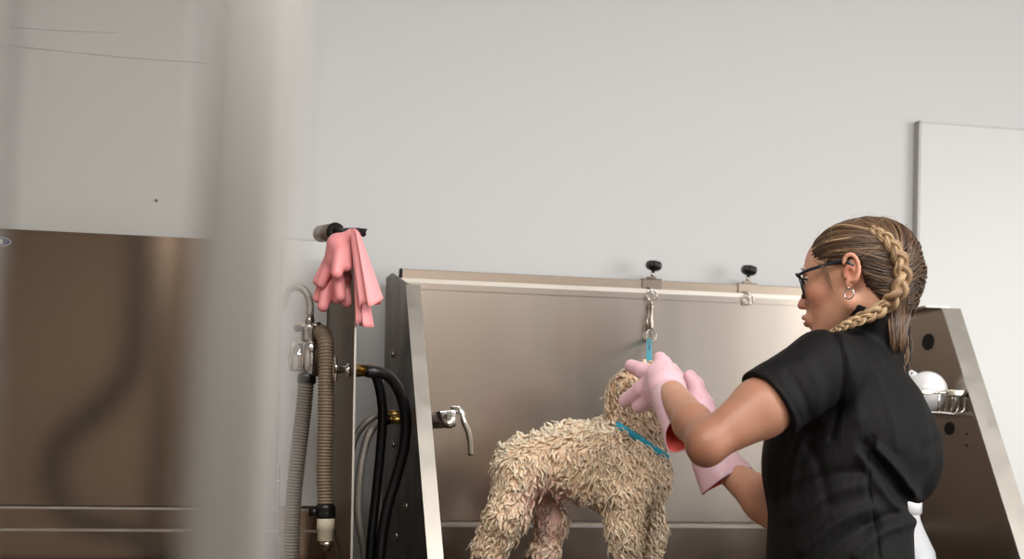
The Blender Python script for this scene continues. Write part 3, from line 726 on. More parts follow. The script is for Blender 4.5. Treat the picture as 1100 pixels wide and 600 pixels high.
rg = np.random.default_rng(77)        # soapy tufts standing up along the back and rump
for k in range(240):
    px_ = rg.uniform(532, 664); py_ = rg.uniform(448, 478) + max(0, 570 - px_) * .55
    h_ = DBV.find_nearest(Vector(S(px_, py_, D0 + rg.uniform(-.05, .03)))); p = np.array(h_[0]); n = np.array(h_[1]); n = nrm(p - S(px_, 505, D0)) if n @ (p - S(px_, 505, D0)) < 0 else n
    u = np.linspace(0, 1, 7)[:, None]; L = rg.uniform(.010, .019); t = nrm(rg.normal(size=3) * .5 - RT * .5)
    P = p - n * .002 + n * (L * .38 * np.sin(u * 2.4)) + t * (L * 1.1 * u ** 1.2) + np.cross(n, t) * (L * .3 * np.sin(u * 5)); r = rg.uniform(.0030, .0052) * np.array([1.1, 1.1, 1, .85, .65, .45, .15])
    a.tube(P, r, 6, col=CREAM_ * rg.uniform(.8, 1.05), flat=.75)
tag(a.out('curly_coat', MT['fur'], dog, tint=True), kind='stuff')
m = MB(); e = S(696, 403, HD - .046); m.ball(e, .0055, 8)
m.out('eye', MT['blackp'], dog)
m = MB(); m.ball(S(737, 409, HD + .012), (.010, .010, .008), 8); m.out('nose', MT['blackp'], dog)

# collar with its ring
cr = empty('dog_collar', S(690, 477, D0), 'bright blue collar with a metal ring around the wet dog\'s neck', 'collar')
ctr = S(688, 474, D0); ax = nrm(UP * .84 + RT * .54); e1 = nrm(RT * .84 - UP * .54); e2 = FW
pts = []; 
for t in np.linspace(0, 2 * math.pi, 73):
    dirv = e1 * math.cos(t) + e2 * math.sin(t)
    hit = DBV.ray_cast(Vector(ctr + dirv * .2), Vector(-dirv)); rr = .2 - hit[3] if hit[0] is not None else .055
    pts.append(min(rr, .075))
pts = np.array(pts); 
for _ in range(6): pts[:-1] = (np.roll(pts[:-1], 1) + pts[:-1] * 2 + np.roll(pts[:-1], -1)) / 4
pts[-1] = pts[0]
P = [ctr + (e1 * math.cos(t) + e2 * math.sin(t)) * (r + .0075) for t, r in zip(np.linspace(0, 2 * math.pi, 73), pts)]
m = MB(); m.tube(P, .0070, 8, cap=False, closed=True, flat=.22, flatdir=np.array([nrm(q - ctr) for q in P])); m.out('collar_band', MT['teal'], cr)
m = MB(); rc = S(711, 492, D0 - .062); m.torus(rc, nrm(FW + RT * .3), .0085, .0014); m.out('collar_ring', MT['silver'], cr)
# ================================================================== THE WOMAN
woman = empty('person', S(905, 600, 2.6) * (1, 1, 0), 'woman in black short-sleeved shirt, glasses and braids washing the dog in pink gloves', 'person')
WORG = np.array(woman.location)
# head frame: f forward, l her left, u up
PH = math.radians(24); PT = math.radians(7)
f0 = -math.cos(PH) * RT + math.sin(PH) * FW
l0 = nrm(np.cross(UP, f0)); Hf = math.cos(PT) * f0 - math.sin(PT) * UP; Hu = nrm(np.cross(Hf, l0)); Hl = l0
HR = np.stack([Hf, Hl, Hu]).astype(np.float32)
HC = S(920.5, 296, 2.585)
def H(x, y, z): return HC + Hf * x + Hl * y + Hu * z
def hl(p): return (p - HC.astype(np.float32)) @ HR.T
def head_local(q):
    E = lambda c, r, k=.012: ('e', c, r, None, k)
    C = lambda a, b, r1, r2, k=.01: ('c', a, b, r1, r2, k)
    P = [E((-.014, 0, .024), (.094, .074, .070)), E((.040, 0, .000), (.054, .058, .080), .025), E((.050, 0, -.055), (.040, .044, .052), .025),
         C((.012, .050, -.052), (.066, .018, -.092), .018, .015, .02), C((.012, -.050, -.052), (.066, -.018, -.092), .018, .015, .02),
         E((.077, 0, -.096), (.017, .018, .015), .014),                       # chin
         C((.086, 0, .004), (.102, 0, -.034), .006, .0085, .010), E((.1045, 0, -.037), (.0095, .0090, .0080), .005),
         E((.096, .010, -.040), (.009, .006, .006), .004), E((.096, -.010, -.040), (.009, .006, .006), .004),
         C((.080, .026, .019), (.084, .006, .017), .009, .009, .012), C((.080, -.026, .019), (.084, -.006, .017), .009, .009, .012),
         E((.066, .034, -.022), (.020, .020, .018), .02), E((.066, -.034, -.022), (.020, .020, .018), .02),
         E((.090, 0, -.066), (.012, .022, .016), .012)]
    d = None
    for s in P:
        e = cone(q, s[1], s[2], s[3], s[4]) if s[0] == 'c' else ell(q, s[1], s[2])
        k = s[5] if s[0] == 'c' else s[4]
        d = e if d is None else smin(d, e, k)
    for sy in (1, -1):                                                       # eye sockets then lids
        d = smax(d, -ell(q, (.094, sy * .031, .004), (.013, .015, .010)), .008)
        d = smin(d, ell(q, (.0745, sy * .030, .002), (.0135, .0140, .0105)), .003)
    # lips
    d = smin(d, cone(q, (.0985, .016, -.0625), (.1035, 0, -.0605), .003, .0047), .004); d = smin(d, cone(q, (.0985, -.016, -.0625), (.1035, 0, -.0605), .003, .0047), .004)
    d = smin(d, cone(q, (.096, .014, -.0705), (.1005, 0, -.0720), .0035, .0055), .004); d = smin(d, cone(q, (.096, -.014, -.0705), (.1005, 0, -.0720), .0035, .0055), .004)
    d = smax(d, -ell(q, (.1065, 0, -.0665), (.008, .017, .0012)), .0015)
    # ears
    for sy in (1, -1):
        yy = sy * .0775
        A = np.linspace(-2.1, 2.2, 12); R = .0020
        pts = [np.array([-.006 - .0135 * math.cos(t + .5) * 1.0 + .0, yy + sy * (.0075 if True else 0), .004 + .0235 * math.sin(t + .5)]) for t in A]
        ear = ell(q, (-.008, yy + sy * .001, -.001), (.0125, .0035, .024))
        for a, b in zip(pts[:-1], pts[1:]): ear = smin(ear, cone(q, a, b, .0034, .0034), .003)
        ear = smin(ear, ell(q, (.003, yy + sy * .002, -.023), (.0065, .0040, .0085)), .006)           # lobe
        ear = smin(ear, cone(q, (-.004, yy, .0), (.002, sy * .068, .0), .009, .012), .008)
        ear = smax(ear, -ell(q, (-.002, yy + sy * .010, -.005), (.0055, .008, .0095)), .004)
        ear = smin(ear, ell(q, (.0075, yy + sy * .001, -.007), (.003, .004, .006)), .003)
        d = smin(d, ear, .003)
    return d
SHL, ELL, WRL = S(884, 394, 2.46), S(760, 476, 2.38), S(722, 424, 2.61)       # near (left) arm
SHR, ELR, WRR = S(868, 402, 2.74), S(846, 556, 2.66), S(788, 510, 2.735)          # far (right) arm
NECK0, NECK1 = H(-.022, 0, -.055), S(938, 380, 2.60)
PEL = S(905, 640, 2.57)
def sp(px, py, d, dx=0): return S(px, py, d)
def skin_sdf(p):
    h = head_local(hl(p))
    d = cone(p, NECK0, NECK1, .051, .053)
    d = smin(d, cone(p, H(-.045, 0, -.02), NECK1, .043, .052), .03)
    d = smin(h, d, .02)
    arm = cone(p, SHL, SHL * .45 + ELL * .55, .046, .052); arm = smin(arm, cone(p, SHL * .45 + ELL * .55, ELL, .052, .031), .008)
    arm = smin(arm, ell(p, ELL + RT * -.004 - UP * .008, (.026, .030, .027), ROT), .012)
    arm = smin(arm, cone(p, ELL, ELL * .6 + WRL * .4, .031, .0335), .022); arm = smin(arm, cone(p, ELL * .6 + WRL * .4, WRL, .0335, .027), .012)
    arm2 = smin(cone(p, SHR, ELR, .050, .038), cone(p, ELR, ELR * .6 + WRR * .4, .038, .040), .02); arm2 = smin(arm2, cone(p, ELR * .6 + WRR * .4, WRR, .040, .028), .02)
    torso = cone(p, S(930, 412, 2.60), S(915, 470, 2.59), .070, .09); torso = smin(torso, cone(p, S(915, 470, 2.59), S(903, 560, 2.58), .10, .092), .04)
    torso = smin(torso, cone(p, S(903, 560, 2.58), PEL, .092, .125), .04)
    torso = smin(torso, cone(p, S(930, 410, 2.60), SHL, .038, .038), .03); torso = smin(torso, cone(p, S(930, 410, 2.60), SHR, .038, .038), .03)
    torso = smin(torso, d, .03)
    body = smin(torso, arm, .02); body = smin(body, arm2, .02)
    for g in LEGS:
        for a, b, r1, r2 in g: body = smin(body, cone(p, a, b, r1, r2), .03)
    return body
fx, fy = PEL[0], PEL[1]
side_ = nrm(np.cross(UP * 0 + V3(0, 0, 1), nrm(f0 * (1, 1, 0)))); fwd = nrm(f0 * (1, 1, 0))
PG = V3(fx, fy, PEL[2])
LEGS = []; FEET = []
for s, adv in ((1, -.02), (-1, .05)):
    hip = PG + side_ * s * .085 - V3(0, 0, .06); kn = V3(fx, fy, .47) + side_ * s * .09 + fwd * (adv + .03); an = V3(fx, fy, .09) + side_ * s * .10 + fwd * (adv - .03)
    LEGS.append([(hip, kn, .085, .055), (kn, an, .055, .036)]); FEET.append(an)
lo, hi = bounds([HC + V3(0, 0, .13), ELL - V3(.06, .06, 0), SHR + V3(.1, .1, 0), S(1010, 480, 2.6), V3(fx, fy, 0.02), V3(fx + .2, fy + .2, .1), V3(fx - .2, fy - .2, .1), WRL - V3(.05, 0, 0), H(.13, 0, 0), WRR + V3(-.05, .05, 0)], .03)
sv, sf = nets(skin_sdf, lo, hi, .0026, slack=1.6)
q = hl(sv); SK = np.array(lin((212, 158, 130))); RED = np.array(lin((212, 128, 106))); LIP = np.array(lin((186, 98, 92))); PALE = np.array(lin((226, 178, 152)))
tint = np.tile(SK, (len(sv), 1))
def mix(t, c, w): w = np.clip(w, 0, 1)[:, None]; return t * (1 - w) + c * w
g3 = lambda c, r: np.exp(-(((q - np.array(c)) / np.array(r)) ** 2).sum(1))
for sy in (1, -1): tint = mix(tint, RED, g3((.07, sy * .04, -.03), (.03, .03, .025)) * .55); tint = mix(tint, RED, g3((-.005, sy * .083, 0), (.02, .008, .026)) * .75)
tint = mix(tint, RED, g3((.112, 0, -.038), (.012, .012, .01)) * .6); tint = mix(tint, LIP, g3((.103, 0, -.066), (.010, .017, .0095)) * 1.0)
armd = np.minimum(np.linalg.norm(sv - ELL, axis=1), np.linalg.norm(sv - (ELL * .4 + SHL * .6), axis=1) + .02)
tint = mix(tint, np.array(lin((148, 99, 76))), np.exp(-(armd / .19) ** 2) * .9)
body = link('body', sv, sf, MT['skin'], woman, tint=tint)
HBV = BVHTree.FromPolygons([tuple(v) for v in sv], [tuple(int(i) for i in f) for f in sf])

# eyes and brows sit in the head
m = MB()
for sy in (1, -1): m.ball(H(.0765, sy * .031, .0025), .0118, 10)
for sy in (1, -1):
    e = MB(); e.ball(H(.0765, sy * .031, .001), .0121, 12); e.out('eyeball', MT['white'], woman)
    e = MB(); e.ball(H(.0835, sy * .0315, -.0005), (.0058, .0058, .0058), 10); e.out('iris', MT['blackp'], woman)
    e = MB(); e.tube(catmull([H(.083, sy * .016, .0030), H(.0905, sy * .026, .0068), H(.0895, sy * .037, .0062), H(.081, sy * .044, .0020)], 12), .0016, 6); e.out('eyelashes', MT['blackp'], woman)
    e = MB(); e.tube(catmull([H(.0925, sy * .012, .0215), H(.0925, sy * .026, .0265), H(.0835, sy * .042, .0235)], 12), [.002] * 4 + [.0024] * 4 + [.001] * 4, 6, flat=.5, flatdir=Hf); e.out('eyebrow', MT['hair'], woman, tint=True)

# ------------------------------------------------------------------ shirt
CH = S(912, 462, 2.59)
def px_of(p):
    q = p - CAM.astype(np.float32); d = q @ FW.astype(np.float32)
    return 550 + FPX * (q @ RT.astype(np.float32)) / d, HOR - FPX * (q @ UP.astype(np.float32)) / d, d
FOLDS = [  # (polyline in the picture, width px, depth m): drapes of the cloth on her near side
    ([(893, 352), (905, 385), (902, 430), (893, 470)], 4, -.0035), ([(905, 360), (918, 400), (922, 450)], 8, .003),
    ([(942, 482), (965, 505), (985, 533)], 5, .008), ([(930, 478), (955, 512), (980, 545)], 6, -.008), ([(925, 490), (948, 525), (972, 552)], 6, .005),
    ([(935, 545), (900, 560), (862, 590)], 7, .006), ([(940, 560), (905, 580), (880, 610)], 7, -.005), ([(930, 520), (895, 528), (850, 555)], 8, .005), ([(925, 506), (885, 512), (840, 535)], 7, -.004),
    ([(985, 560), (950, 570), (920, 596)], 6, .005), ([(982, 548), (955, 553), (930, 565)], 5, -.004), ([(870, 480), (880, 500), (890, 540)], 6, -.003),
    ([(938, 470), (932, 520), (940, 560), (946, 620)], 2.5, -.003), ([(955, 400), (975, 440), (990, 480)], 7, -.003), ([(940, 395), (958, 440), (965, 480)], 6, .0025),
    ([(846, 400), (862, 424), (868, 446)], 5, -.003), ([(865, 385), (880, 415), (880, 450)], 6, .0025), ([(828, 400), (848, 428), (862, 452)], 3, -.0015),
    ([(1008, 470), (998, 500), (984, 525)], 5, .004), ([(860, 470), (850, 500), (848, 540)], 7, .004)]
def shirt_core(p, g=0.0):
    E = lambda c, r, k=.04: None
    d = ell(p, S(906, 422, 2.60), (.102, .100, .120), ROT)
    d = smin(d, cone(p, S(928, 396, 2.60), S(940, 432, 2.61), .050, .070), .03)
    d = smin(d, ell(p, S(916, 470, 2.595), (.137, .125, .135), ROT), .05)
    d = smin(d, ell(p, S(942, 474, 2.60), (.092, .105, .070), ROT), .04)
    d = smin(d, ell(p, S(980, 493, 2.60), (.056, .085, .032), ROT), .03)
    d = smin(d, ell(p, S(862, 500, 2.60), (.070, .10, .080), ROT), .05)
    d = smin(d, cone(p, S(902, 520, 2.59), S(901, 640, 2.58), .126, .136), .03)
    d = smin(d, cone(p, S(925, 392, 2.57), SHL, .055, .060), .035); d = smin(d, cone(p, S(925, 395, 2.62), SHR, .055, .060), .035)
    return d
sl_d = nrm(ELL - SHL); SLE = SHL + sl_d * .128; sr_d = nrm(ELR - SHR); SRE = SHR + sr_d * .14
cuffn = nrm(sl_d + UP * -.10)
def shirt_sdf(p):
    d = shirt_core(p)
    s1 = cone(p, SHL, SHL + sl_d * .16, .062, .0660); s1 = smax(s1, (p - SLE.astype(np.float32)) @ cuffn.astype(np.float32), .003)
    s1 = smax(s1, -cone(p, SLE - sl_d * .05, SLE + sl_d * .1, .050, .0625), .003)
    s2 = cone(p, SHR, SHR + sr_d * .18, .060, .062); s2 = smax(s2, (p - SRE.astype(np.float32)) @ sr_d.astype(np.float32), .003)
    d = smin(d, s1, .02); d = smin(d, s2, .02)
    q = hl(p)
    # stand-up collar round the neck
    ca, cb = NECK1 + nrm(NECK0 - NECK1) * .0, NECK1 + nrm(NECK0 - NECK1) * .088
    col = cone(p, ca, cb, .067, .0615); cn = nrm(cb - ca); ct = nrm(cn + RT * .38)
    col = smax(col, (p - cb.astype(np.float32)) @ ct.astype(np.float32), .003)
    d = smin(d, col, .012)
    d = smax(d, -cone(p, ca + cn * .060, cb + cn * .05, .0545, .0575), .002)
    d = smax(d, -(p[..., 2] - .80), .003)
    x, y, dd = px_of(p); near = np.clip((2.66 - dd) / .05, 0, 1); f = 0
    for pl, w, amp in FOLDS:
        P = catmull(pl, 7); best = None
        for (ax, ay), (bx, by) in zip(P[:-1], P[1:]):
            L = (bx - ax) ** 2 + (by - ay) ** 2; t = np.clip(((x - ax) * (bx - ax) + (y - ay) * (by - ay)) / L, 0, 1)
            r = (x - ax - t * (bx - ax)) ** 2 + (y - ay - t * (by - ay)) ** 2
            best = r if best is None else np.minimum(best, r)
        f = f + amp * np.exp(-best / w ** 2)
    return d - 1.3 * f * near - vnoise(p, 24, 11) * .0030 - vnoise(p * np.array([1, 1, .45], np.float32), 80, 12) * .0015
lo, hi = bounds([S(800, 330, 2.4), S(1020, 640, 2.4), S(800, 330, 2.85), S(1020, 640, 2.85)], .02); lo[2] = .78
tv_, tf_ = nets(shirt_sdf, lo, hi, .0032, slack=1.5)
shirt = link('shirt', tv_, tf_, MT['shirt'], woman)
SBV = BVHTree.FromPolygons([tuple(v) for v in tv_], [tuple(int(i) for i in f) for f in tf_])
def on(bv, px, py, off=0.0):
    v = FW + (px - 550) / FPX * RT + (HOR - py) / FPX * UP
    h = bv.ray_cast(Vector(CAM), Vector(nrm(v)))
    if h[0] is None: return None
    return np.array(h[0]) - nrm(v) * off
# stitched seams
for pl in ([(941, 484), (936, 510), (938, 540), (944, 570), (947, 598)], [(893, 350), (903, 372), (907, 400), (903, 430), (897, 455)], [(814, 404), (830, 418), (843, 436), (855, 459)]):
    P = [on(SBV, x, y, -.0004) for x, y in catmull(pl, 40)]; P = [p_ for p_ in P if p_ is not None]
    P = np.array(P)
    for _ in range(2): P[1:-1] = (P[:-2] + P[1:-1] * 2 + P[2:]) / 4
    m = MB(); m.tube(P, .0012, 6); m.out('seam', MT['shirt'], woman)

# trousers and shoes
def trouser_sdf(p):
    d = cone(p, PG + V3(0, 0, .02), PG - V3(0, 0, .08), .150, .150)
    for g in LEGS:
        for a, b, r1, r2 in g: d = smin(d, cone(p, a, b, r1 + .016, r2 + .022), .03)
    d = smax(d, p[..., 2] - .90, .003); d = smax(d, -(p[..., 2] - .085), .003)
    return d - vnoise(p, 30, 20) * .002
lo, hi = bounds([V3(fx - .25, fy - .25, .06), V3(fx + .25, fy + .25, .93)], .02)
v_, f_ = nets(trouser_sdf, lo, hi, .007); link('trousers', v_, f_, MT['trouser'], woman)
for an in FEET:
    a = an.copy(); a[2] = .045; b = a + fwd * .15; b[2] = .032; h_ = a - fwd * .04
    fn = lambda p: smax(smin(cone(p, h_, b, .040, .036), cone(p, a + V3(0, 0, .05), a, .046, .042), .02), -(p[..., 2] - .002), .004)
    lo, hi = bounds([h_, b, a + V3(0, 0, .1)], .07); v_, f_ = nets(fn, lo, hi, .006); link('shoe', v_, f_, MT['shoe'], woman)

# ------------------------------------------------------------------ glasses, earring
gl = empty('glasses', HC, None); gl.parent = woman; gl.location = tuple(HC - WORG); WORLD['glasses'] = HC.copy()
for sy in (1, -1):
    m = MB(); m.tube(catmull([H(.092, sy * .064, .010), H(.070, sy * .077, .014), H(.03, sy * .0795, .018), H(.004, sy * .082, .018), H(-.010, sy * .083, .006)], 30), .0020, 8, flat=1.5, flatdir=Hu)
    link('temple_arm', m.v, m.f, MT['glassframe'], gl)
m = MB(); rims = []
for sy in (1, -1):
    ring = [H(.0990 - .006 * abs(math.cos(t) * .9 + .1) - .0035 * math.sin(t) * -1.0 - (.0035 if math.cos(t) * 1 > .5 else 0), sy * (.034 + .0265 * math.copysign(abs(math.cos(t)) ** .85, math.cos(t))), -.006 + .0225 * math.copysign(abs(math.sin(t)) ** .85, math.sin(t))) for t in np.linspace(0, 2 * math.pi, 49)]
    m.tube(ring, .0021, 8, cap=False, closed=True); rims.append(ring)
m.tube(catmull([H(.098, .0085, .002), H(.1035, 0, .009), H(.098, -.0085, .002)], 10), .0019, 8)
for sy in (1, -1): m.tube([H(.092, sy * .0585, .008), H(.094, sy * .0650, .0095)], .0028, 8)
link('rims', m.v, m.f, MT['glassframe'], gl)
for ring in rims:
    c = np.mean(ring, axis=0); v = [c] + list(ring[:-1]); n = len(ring) - 1
    link('lens', v, [(0, i + 1, (i + 1) % n + 1) for i in range(n)], MT['lens'], gl)
er = H(.0035, .083, -.031); m = MB(); m.torus(er + Hu * -.0095, nrm(Hl * .8 + Hf * .3), .0095, .0013, 32, 8); m.ball(er, .0024, 8); m.out('hoop_earring', MT['silver'], woman)
e2 = H(.0035, -.083, -.031); m = MB(); m.torus(e2 + Hu * -.0095, nrm(Hl), .0095, .0013, 32, 8); m.out('hoop_earring', MT['silver'], woman)
# ------------------------------------------------------------------ hair
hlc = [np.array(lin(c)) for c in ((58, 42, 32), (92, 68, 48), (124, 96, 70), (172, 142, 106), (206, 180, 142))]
def hcol(t, rng):                       # t: 0 dark root .. 1 blond streak (real colour of the strand)
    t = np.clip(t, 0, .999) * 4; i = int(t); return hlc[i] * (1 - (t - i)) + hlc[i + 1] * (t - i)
def hair_cap(q):
    d = ell(q, (-.0155, 0, .026), (.0985, .0775, .0740))
    d = smin(d, ell(q, (-.055, 0, -.030), (.050, .058, .045)), .02)
    # open the face and the ears
    d = smax(d, (q @ np.array([.86, 0, -.51], np.float32)) - .044 + .0 * q[..., 0], .006)
    d = smax(d, -(np.maximum(np.maximum(-.020 - q[..., 0], q[..., 2] - .020), .05 - np.abs(q[..., 1]))), .004)
    return d
def cap_world(p):
    q = hl(p); n = np.sin(np.arctan2(q[..., 2], q[..., 1]) * 46 + 14 * q[..., 0] * 3) * .0007
    d = smin(hair_cap(q), cone(p, H(-.075, -.020, -.010), S(957, 340, 2.555), .040, .022), .02)
    return d - n
lo, hi = bounds([HC], .17); cv_, cf_ = nets(cap_world, lo, hi, .0026)
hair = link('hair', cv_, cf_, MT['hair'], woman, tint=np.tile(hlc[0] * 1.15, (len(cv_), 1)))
CBV = BVHTree.FromPolygons([tuple(v) for v in cv_], [tuple(int(i) for i in f) for f in cf_])
CQ = H(-.0155, 0, .026)
def onto(P, off):
    h = CBV.find_nearest(Vector(P)); b = np.array(h[0]); n = np.array(h[1]); 
    if n @ (b - CQ) < 0: n = -n
    return b + n * off, n
def braid_path(pts):                    # (px, py, lift) -> points just over the hair
    out = []
    for px, py, off in pts:
        p = on(CBV, px, py, 0)
        out.append(p - FW * off if p is not None else None)
    return out
def hp(px, py, off=.006, dflt=2.55):
    p = on(CBV, px, py, 0)
    return (p - nrm(p - CAM) * off) if p is not None else S(px, py, dflt)
B1 = [hp(935, 246, .003), hp(947, 252, .005), hp(957, 262, .007), hp(964, 273, .008), hp(968, 285, .009), hp(969, 300, .010), hp(964, 315, .014), S(952, 327, 2.508), S(937, 336, 2.497), S(921, 343, 2.489), S(908, 349, 2.484), S(897, 354, 2.482)]
W1 = [.0060, .0075, .0092, .0108, .0118, .0122, .0120, .0112, .0098, .0080, .0062, .0040]
B2 = [H(-.005, -.030, .095), H(-.05, -.045, .080), H(-.080, -.05, .05), H(-.098, -.044, .010), H(-.100, -.036, -.03), S(978, 335, 2.63), S(971, 352, 2.61), S(965, 370, 2.585)]
W2 = [.005, .007, .009, .010, .010, .009, .0075, .0045]
def braid(pts, wid, outdir, turns, name, bright):
    n = 170; P = catmull(pts, n); Wd = np.interp(np.linspace(0, 1, n), np.linspace(0, 1, len(wid)), wid)
    T = np.gradient(P, axis=0); T /= np.linalg.norm(T, axis=1, keepdims=True)
    cum = np.concatenate([[0], np.cumsum(np.linalg.norm(np.diff(P, axis=0), axis=1) / ((Wd[1:] + Wd[:-1]) * 1.75))]); ph = cum * math.pi
    m = MB(); rng = np.random.default_rng(5)
    O = np.array([nrm(outdir(P[i]) - T[i] * (outdir(P[i]) @ T[i])) for i in range(n)])
    for _ in range(6): O[1:-1] = O[:-2] + O[1:-1] * 2 + O[2:]; O /= np.linalg.norm(O, axis=1, keepdims=True)
    Sd = np.cross(T, O)
    for k in range(3):
        a = ph + k * 2 * math.pi / 3
        lat = np.sin(a) * 1.0; dep = np.sin(2 * a) * .50
        C0 = P + Sd * (lat * Wd * .82)[:, None] + O * (dep * Wd * .75 + Wd * .15)[:, None]
        for j in range(9):              # locks within each strand
            aj = 2 * math.pi * j / 9 + ph * .4; rr = Wd * .40 * (0 if j == 8 else 1)
            Cj = C0 + Sd * (np.cos(aj) * rr)[:, None] + O * (np.sin(aj) * rr * .9)[:, None]
            c = hcol(bright * rng.uniform(.65, 1.15), rng); sh = (.5 + .5 * np.clip(dep + .5, 0, 1))
            cc = np.outer(np.ones(n), c)
            m.tube(Cj, Wd * .27, 6, col=cc)
    return link(name, m.v, m.f, MT['hair'], hair, tint=np.array(m.c))
odir = lambda p: nrm((p - CQ)) * .7 - FW * .6
odir2 = lambda p: nrm(p - CQ)
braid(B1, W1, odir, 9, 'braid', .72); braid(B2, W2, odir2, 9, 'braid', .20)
# combed locks sweeping from the hairline into the braids
rng = np.random.default_rng(21); m = MB()
B1d = catmull(B1, 80); B2d = catmull(B2, 60)
def lock(a, b, lift, r, t, sag=0.0, n=12):
    P = []
    for u in np.linspace(0, 1, n):
        p = a * (1 - u) + b * u; q_, nn = onto(p, lift * math.sin(math.pi * (.12 + .88 * u)) + .0008); P.append(q_)
    P = np.array(P); P[-1] = P[-1] * .5 + b * .5
    for _ in range(2): P[1:-1] = (P[:-2] + 2 * P[1:-1] + P[2:]) / 4
    P += rng.normal(size=3) * .0006
    R = r * np.concatenate([np.linspace(.55, 1.05, n // 2), np.linspace(1.05, .7, n - n // 2)])
    c0 = hcol(t, rng); m.tube(P, R, 5, col=c0 * rng.uniform(.9, 1.1))
def starts(sy):
    out = []
    # hairline over the forehead, temple, above and behind the ear, nape : head-local
    key = [(.066, 0, .078), (.078, sy * .022, .068), (.077, sy * .040, .058), (.070, sy * .058, .046), (.052, sy * .068, .036), (.034, sy * .074, .026), (.018, sy * .077, .030), (.004, sy * .078, .036), (-.012, sy * .079, .030), (-.022, sy * .078, .014), (-.026, sy * .076, -.006), (-.030, sy * .072, -.026), (-.036, sy * .066, -.045), (-.050, sy * .050, -.060), (-.066, sy * .030, -.066), (-.078, sy * .008, -.066)]
    return catmull(key, 260)
for sy, BD, seed in ((1, B1d, 1), (-1, B2d, 2)):
    K = starts(sy)
    for i, k in enumerate(K):
        f = i / len(K); nb = len(BD)
        for rep in range(3 if sy == 1 else 2):
            a = H(*(k + rng.normal(size=3) * (.003, .0015, .003))) ; j = int(np.clip((.03 + .62 * f ** .85 + rng.uniform(-.03, .03)) * nb, 0, nb - 1)); b = BD[j]
            streak = .0 + .26 * math.sin(i * .33) * math.sin(i * .11 + 1) + rng.uniform(-.12, .22) + (.20 if f < .3 else 0)
            if rng.random() < .10: streak += .3
            lock(a, b, .0030 + rng.uniform(0, .0035), rng.uniform(.0011, .0021), streak)
# crown: from the parting to both braids
for i in range(150):
    f = rng.uniform(0, 1); a = H(.066 - .15 * f, rng.uniform(-.010, .010), .083 + .018 * math.sin(f * 3) - .035 * f * f)
    side = 1 if rng.random() < .6 else -1; BD = B1d if side == 1 else B2d
    lock(a, BD[int(np.clip((f * .45 + rng.uniform(-.03, .05)) * len(BD), 0, len(BD) - 1))], .0035, rng.uniform(.0013, .0022), .18 + rng.uniform(-.15, .3))
# back of the head between the braids
for i in range(200):
    f = rng.uniform(.1, 1); a = H(-.10 + .02 * f, rng.uniform(-.02, .012), .070 - .14 * f); BD = B1d if rng.random() < .35 else B2d
    lock(a, BD[int(np.clip((.25 + f * .45) * len(BD), 0, len(BD) - 1))], .003, rng.uniform(.0013, .0022), .08 + rng.uniform(-.12, .2))
def drape_pt(px, py, off):                 # just outside the hair or the collar, whichever is nearer the room
    c = [q_ for q_ in (on(CBV, px, py, off), on(SBV, px, py, off)) if q_ is not None]
    return min(c, key=lambda q_: (q_ - CAM) @ FW) if c else S(px, py, 2.56)
for i in range(150):                      # tail of hair hanging over the back of the collar
    x0 = rng.uniform(950, 981); xe = 964 + (x0 - 965) * .35 + rng.uniform(-4, 4); ye = 372 + rng.uniform(-16, 8); x1 = x0 * .7 + xe * .3
    off = .003 + rng.uniform(0, .006); P = [drape_pt(x0, 308, .002), drape_pt(x0, 322, off), drape_pt(x1, 338, off), drape_pt(x1 * .5 + xe * .5, 354, off), drape_pt(xe, ye, off * .8)]
    for k in range(1, 4): P[k] = P[k] * .6 + (P[k - 1] + P[k + 1]) * .2
    m.tube(catmull(P, 12), rng.uniform(.0016, .0028) * np.array([.4, .8, 1, 1, 1, 1, 1, .95, .85, .7, .5, .2]), 5, col=hcol(.10 + rng.uniform(-.1, .34), rng))
tag(link('combed_locks', m.v, m.f, MT['hair'], hair, tint=np.array(m.c)), kind='stuff')
# loose wisps
m = MB()
def wisp(pts, r, t): m.tube(catmull(pts, 22), r * np.linspace(1, .3, 22), 4, col=hcol(t, rng))
for i in range(16):
    j = rng.normal(size=3) * .003; a = H(.045 + rng.uniform(-.012, .02), .074, .030)
    wisp([a, H(.043, .081, .010) + j, H(.038, .079, -.012) + j, H(.034 + rng.uniform(-.01, .01), .074, -.036 + rng.uniform(-.01, .01)) + j], .00045, .35)
for i in range(22):
    x, y = 968 + rng.uniform(-6, 8), 372 + rng.uniform(-12, 6)
    wisp([S(x, y - 14, 2.56), S(x + rng.uniform(-3, 5), y + 4, 2.55), S(x + rng.uniform(-8, 8), y + rng.uniform(15, 34), 2.55)], .0006, rng.uniform(.4, .9))
for i in range(30):
    t = rng.uniform(-.9, 1.2); b = rng.uniform(-.5, .6); dv_ = nrm(V3(math.sin(t) * -.3, b, 1) ); a, nn = onto(CQ + (Hf * rng.uniform(-.9, .9) + Hl * rng.uniform(-.3, 1) + Hu * rng.uniform(-.2, 1)) * .12, .003)
    d1 = rng.normal(size=3); d1 = (d1 - nn * (d1 @ nn)) * .011; wisp([a, a + nn * .004 + d1 * .6, a + nn * .005 + d1 * 1.4, a + nn * .001 + d1 * 2.2], .00035, rng.uniform(.3, .9))
for i in range(26):      # tail end of the visible braid
    e = B1[-1]; wisp([B1[-2] + rng.normal(size=3) * .002, e + rng.normal(size=3) * .002, e + nrm(B1[-1] - B1[-2]) * rng.uniform(.012, .03) + rng.normal(size=3) * .003], .0007, rng.uniform(.5, .9))
tag(link('loose_strands', m.v, m.f, MT['hair'], hair, tint=np.array(m.c)), kind='stuff')

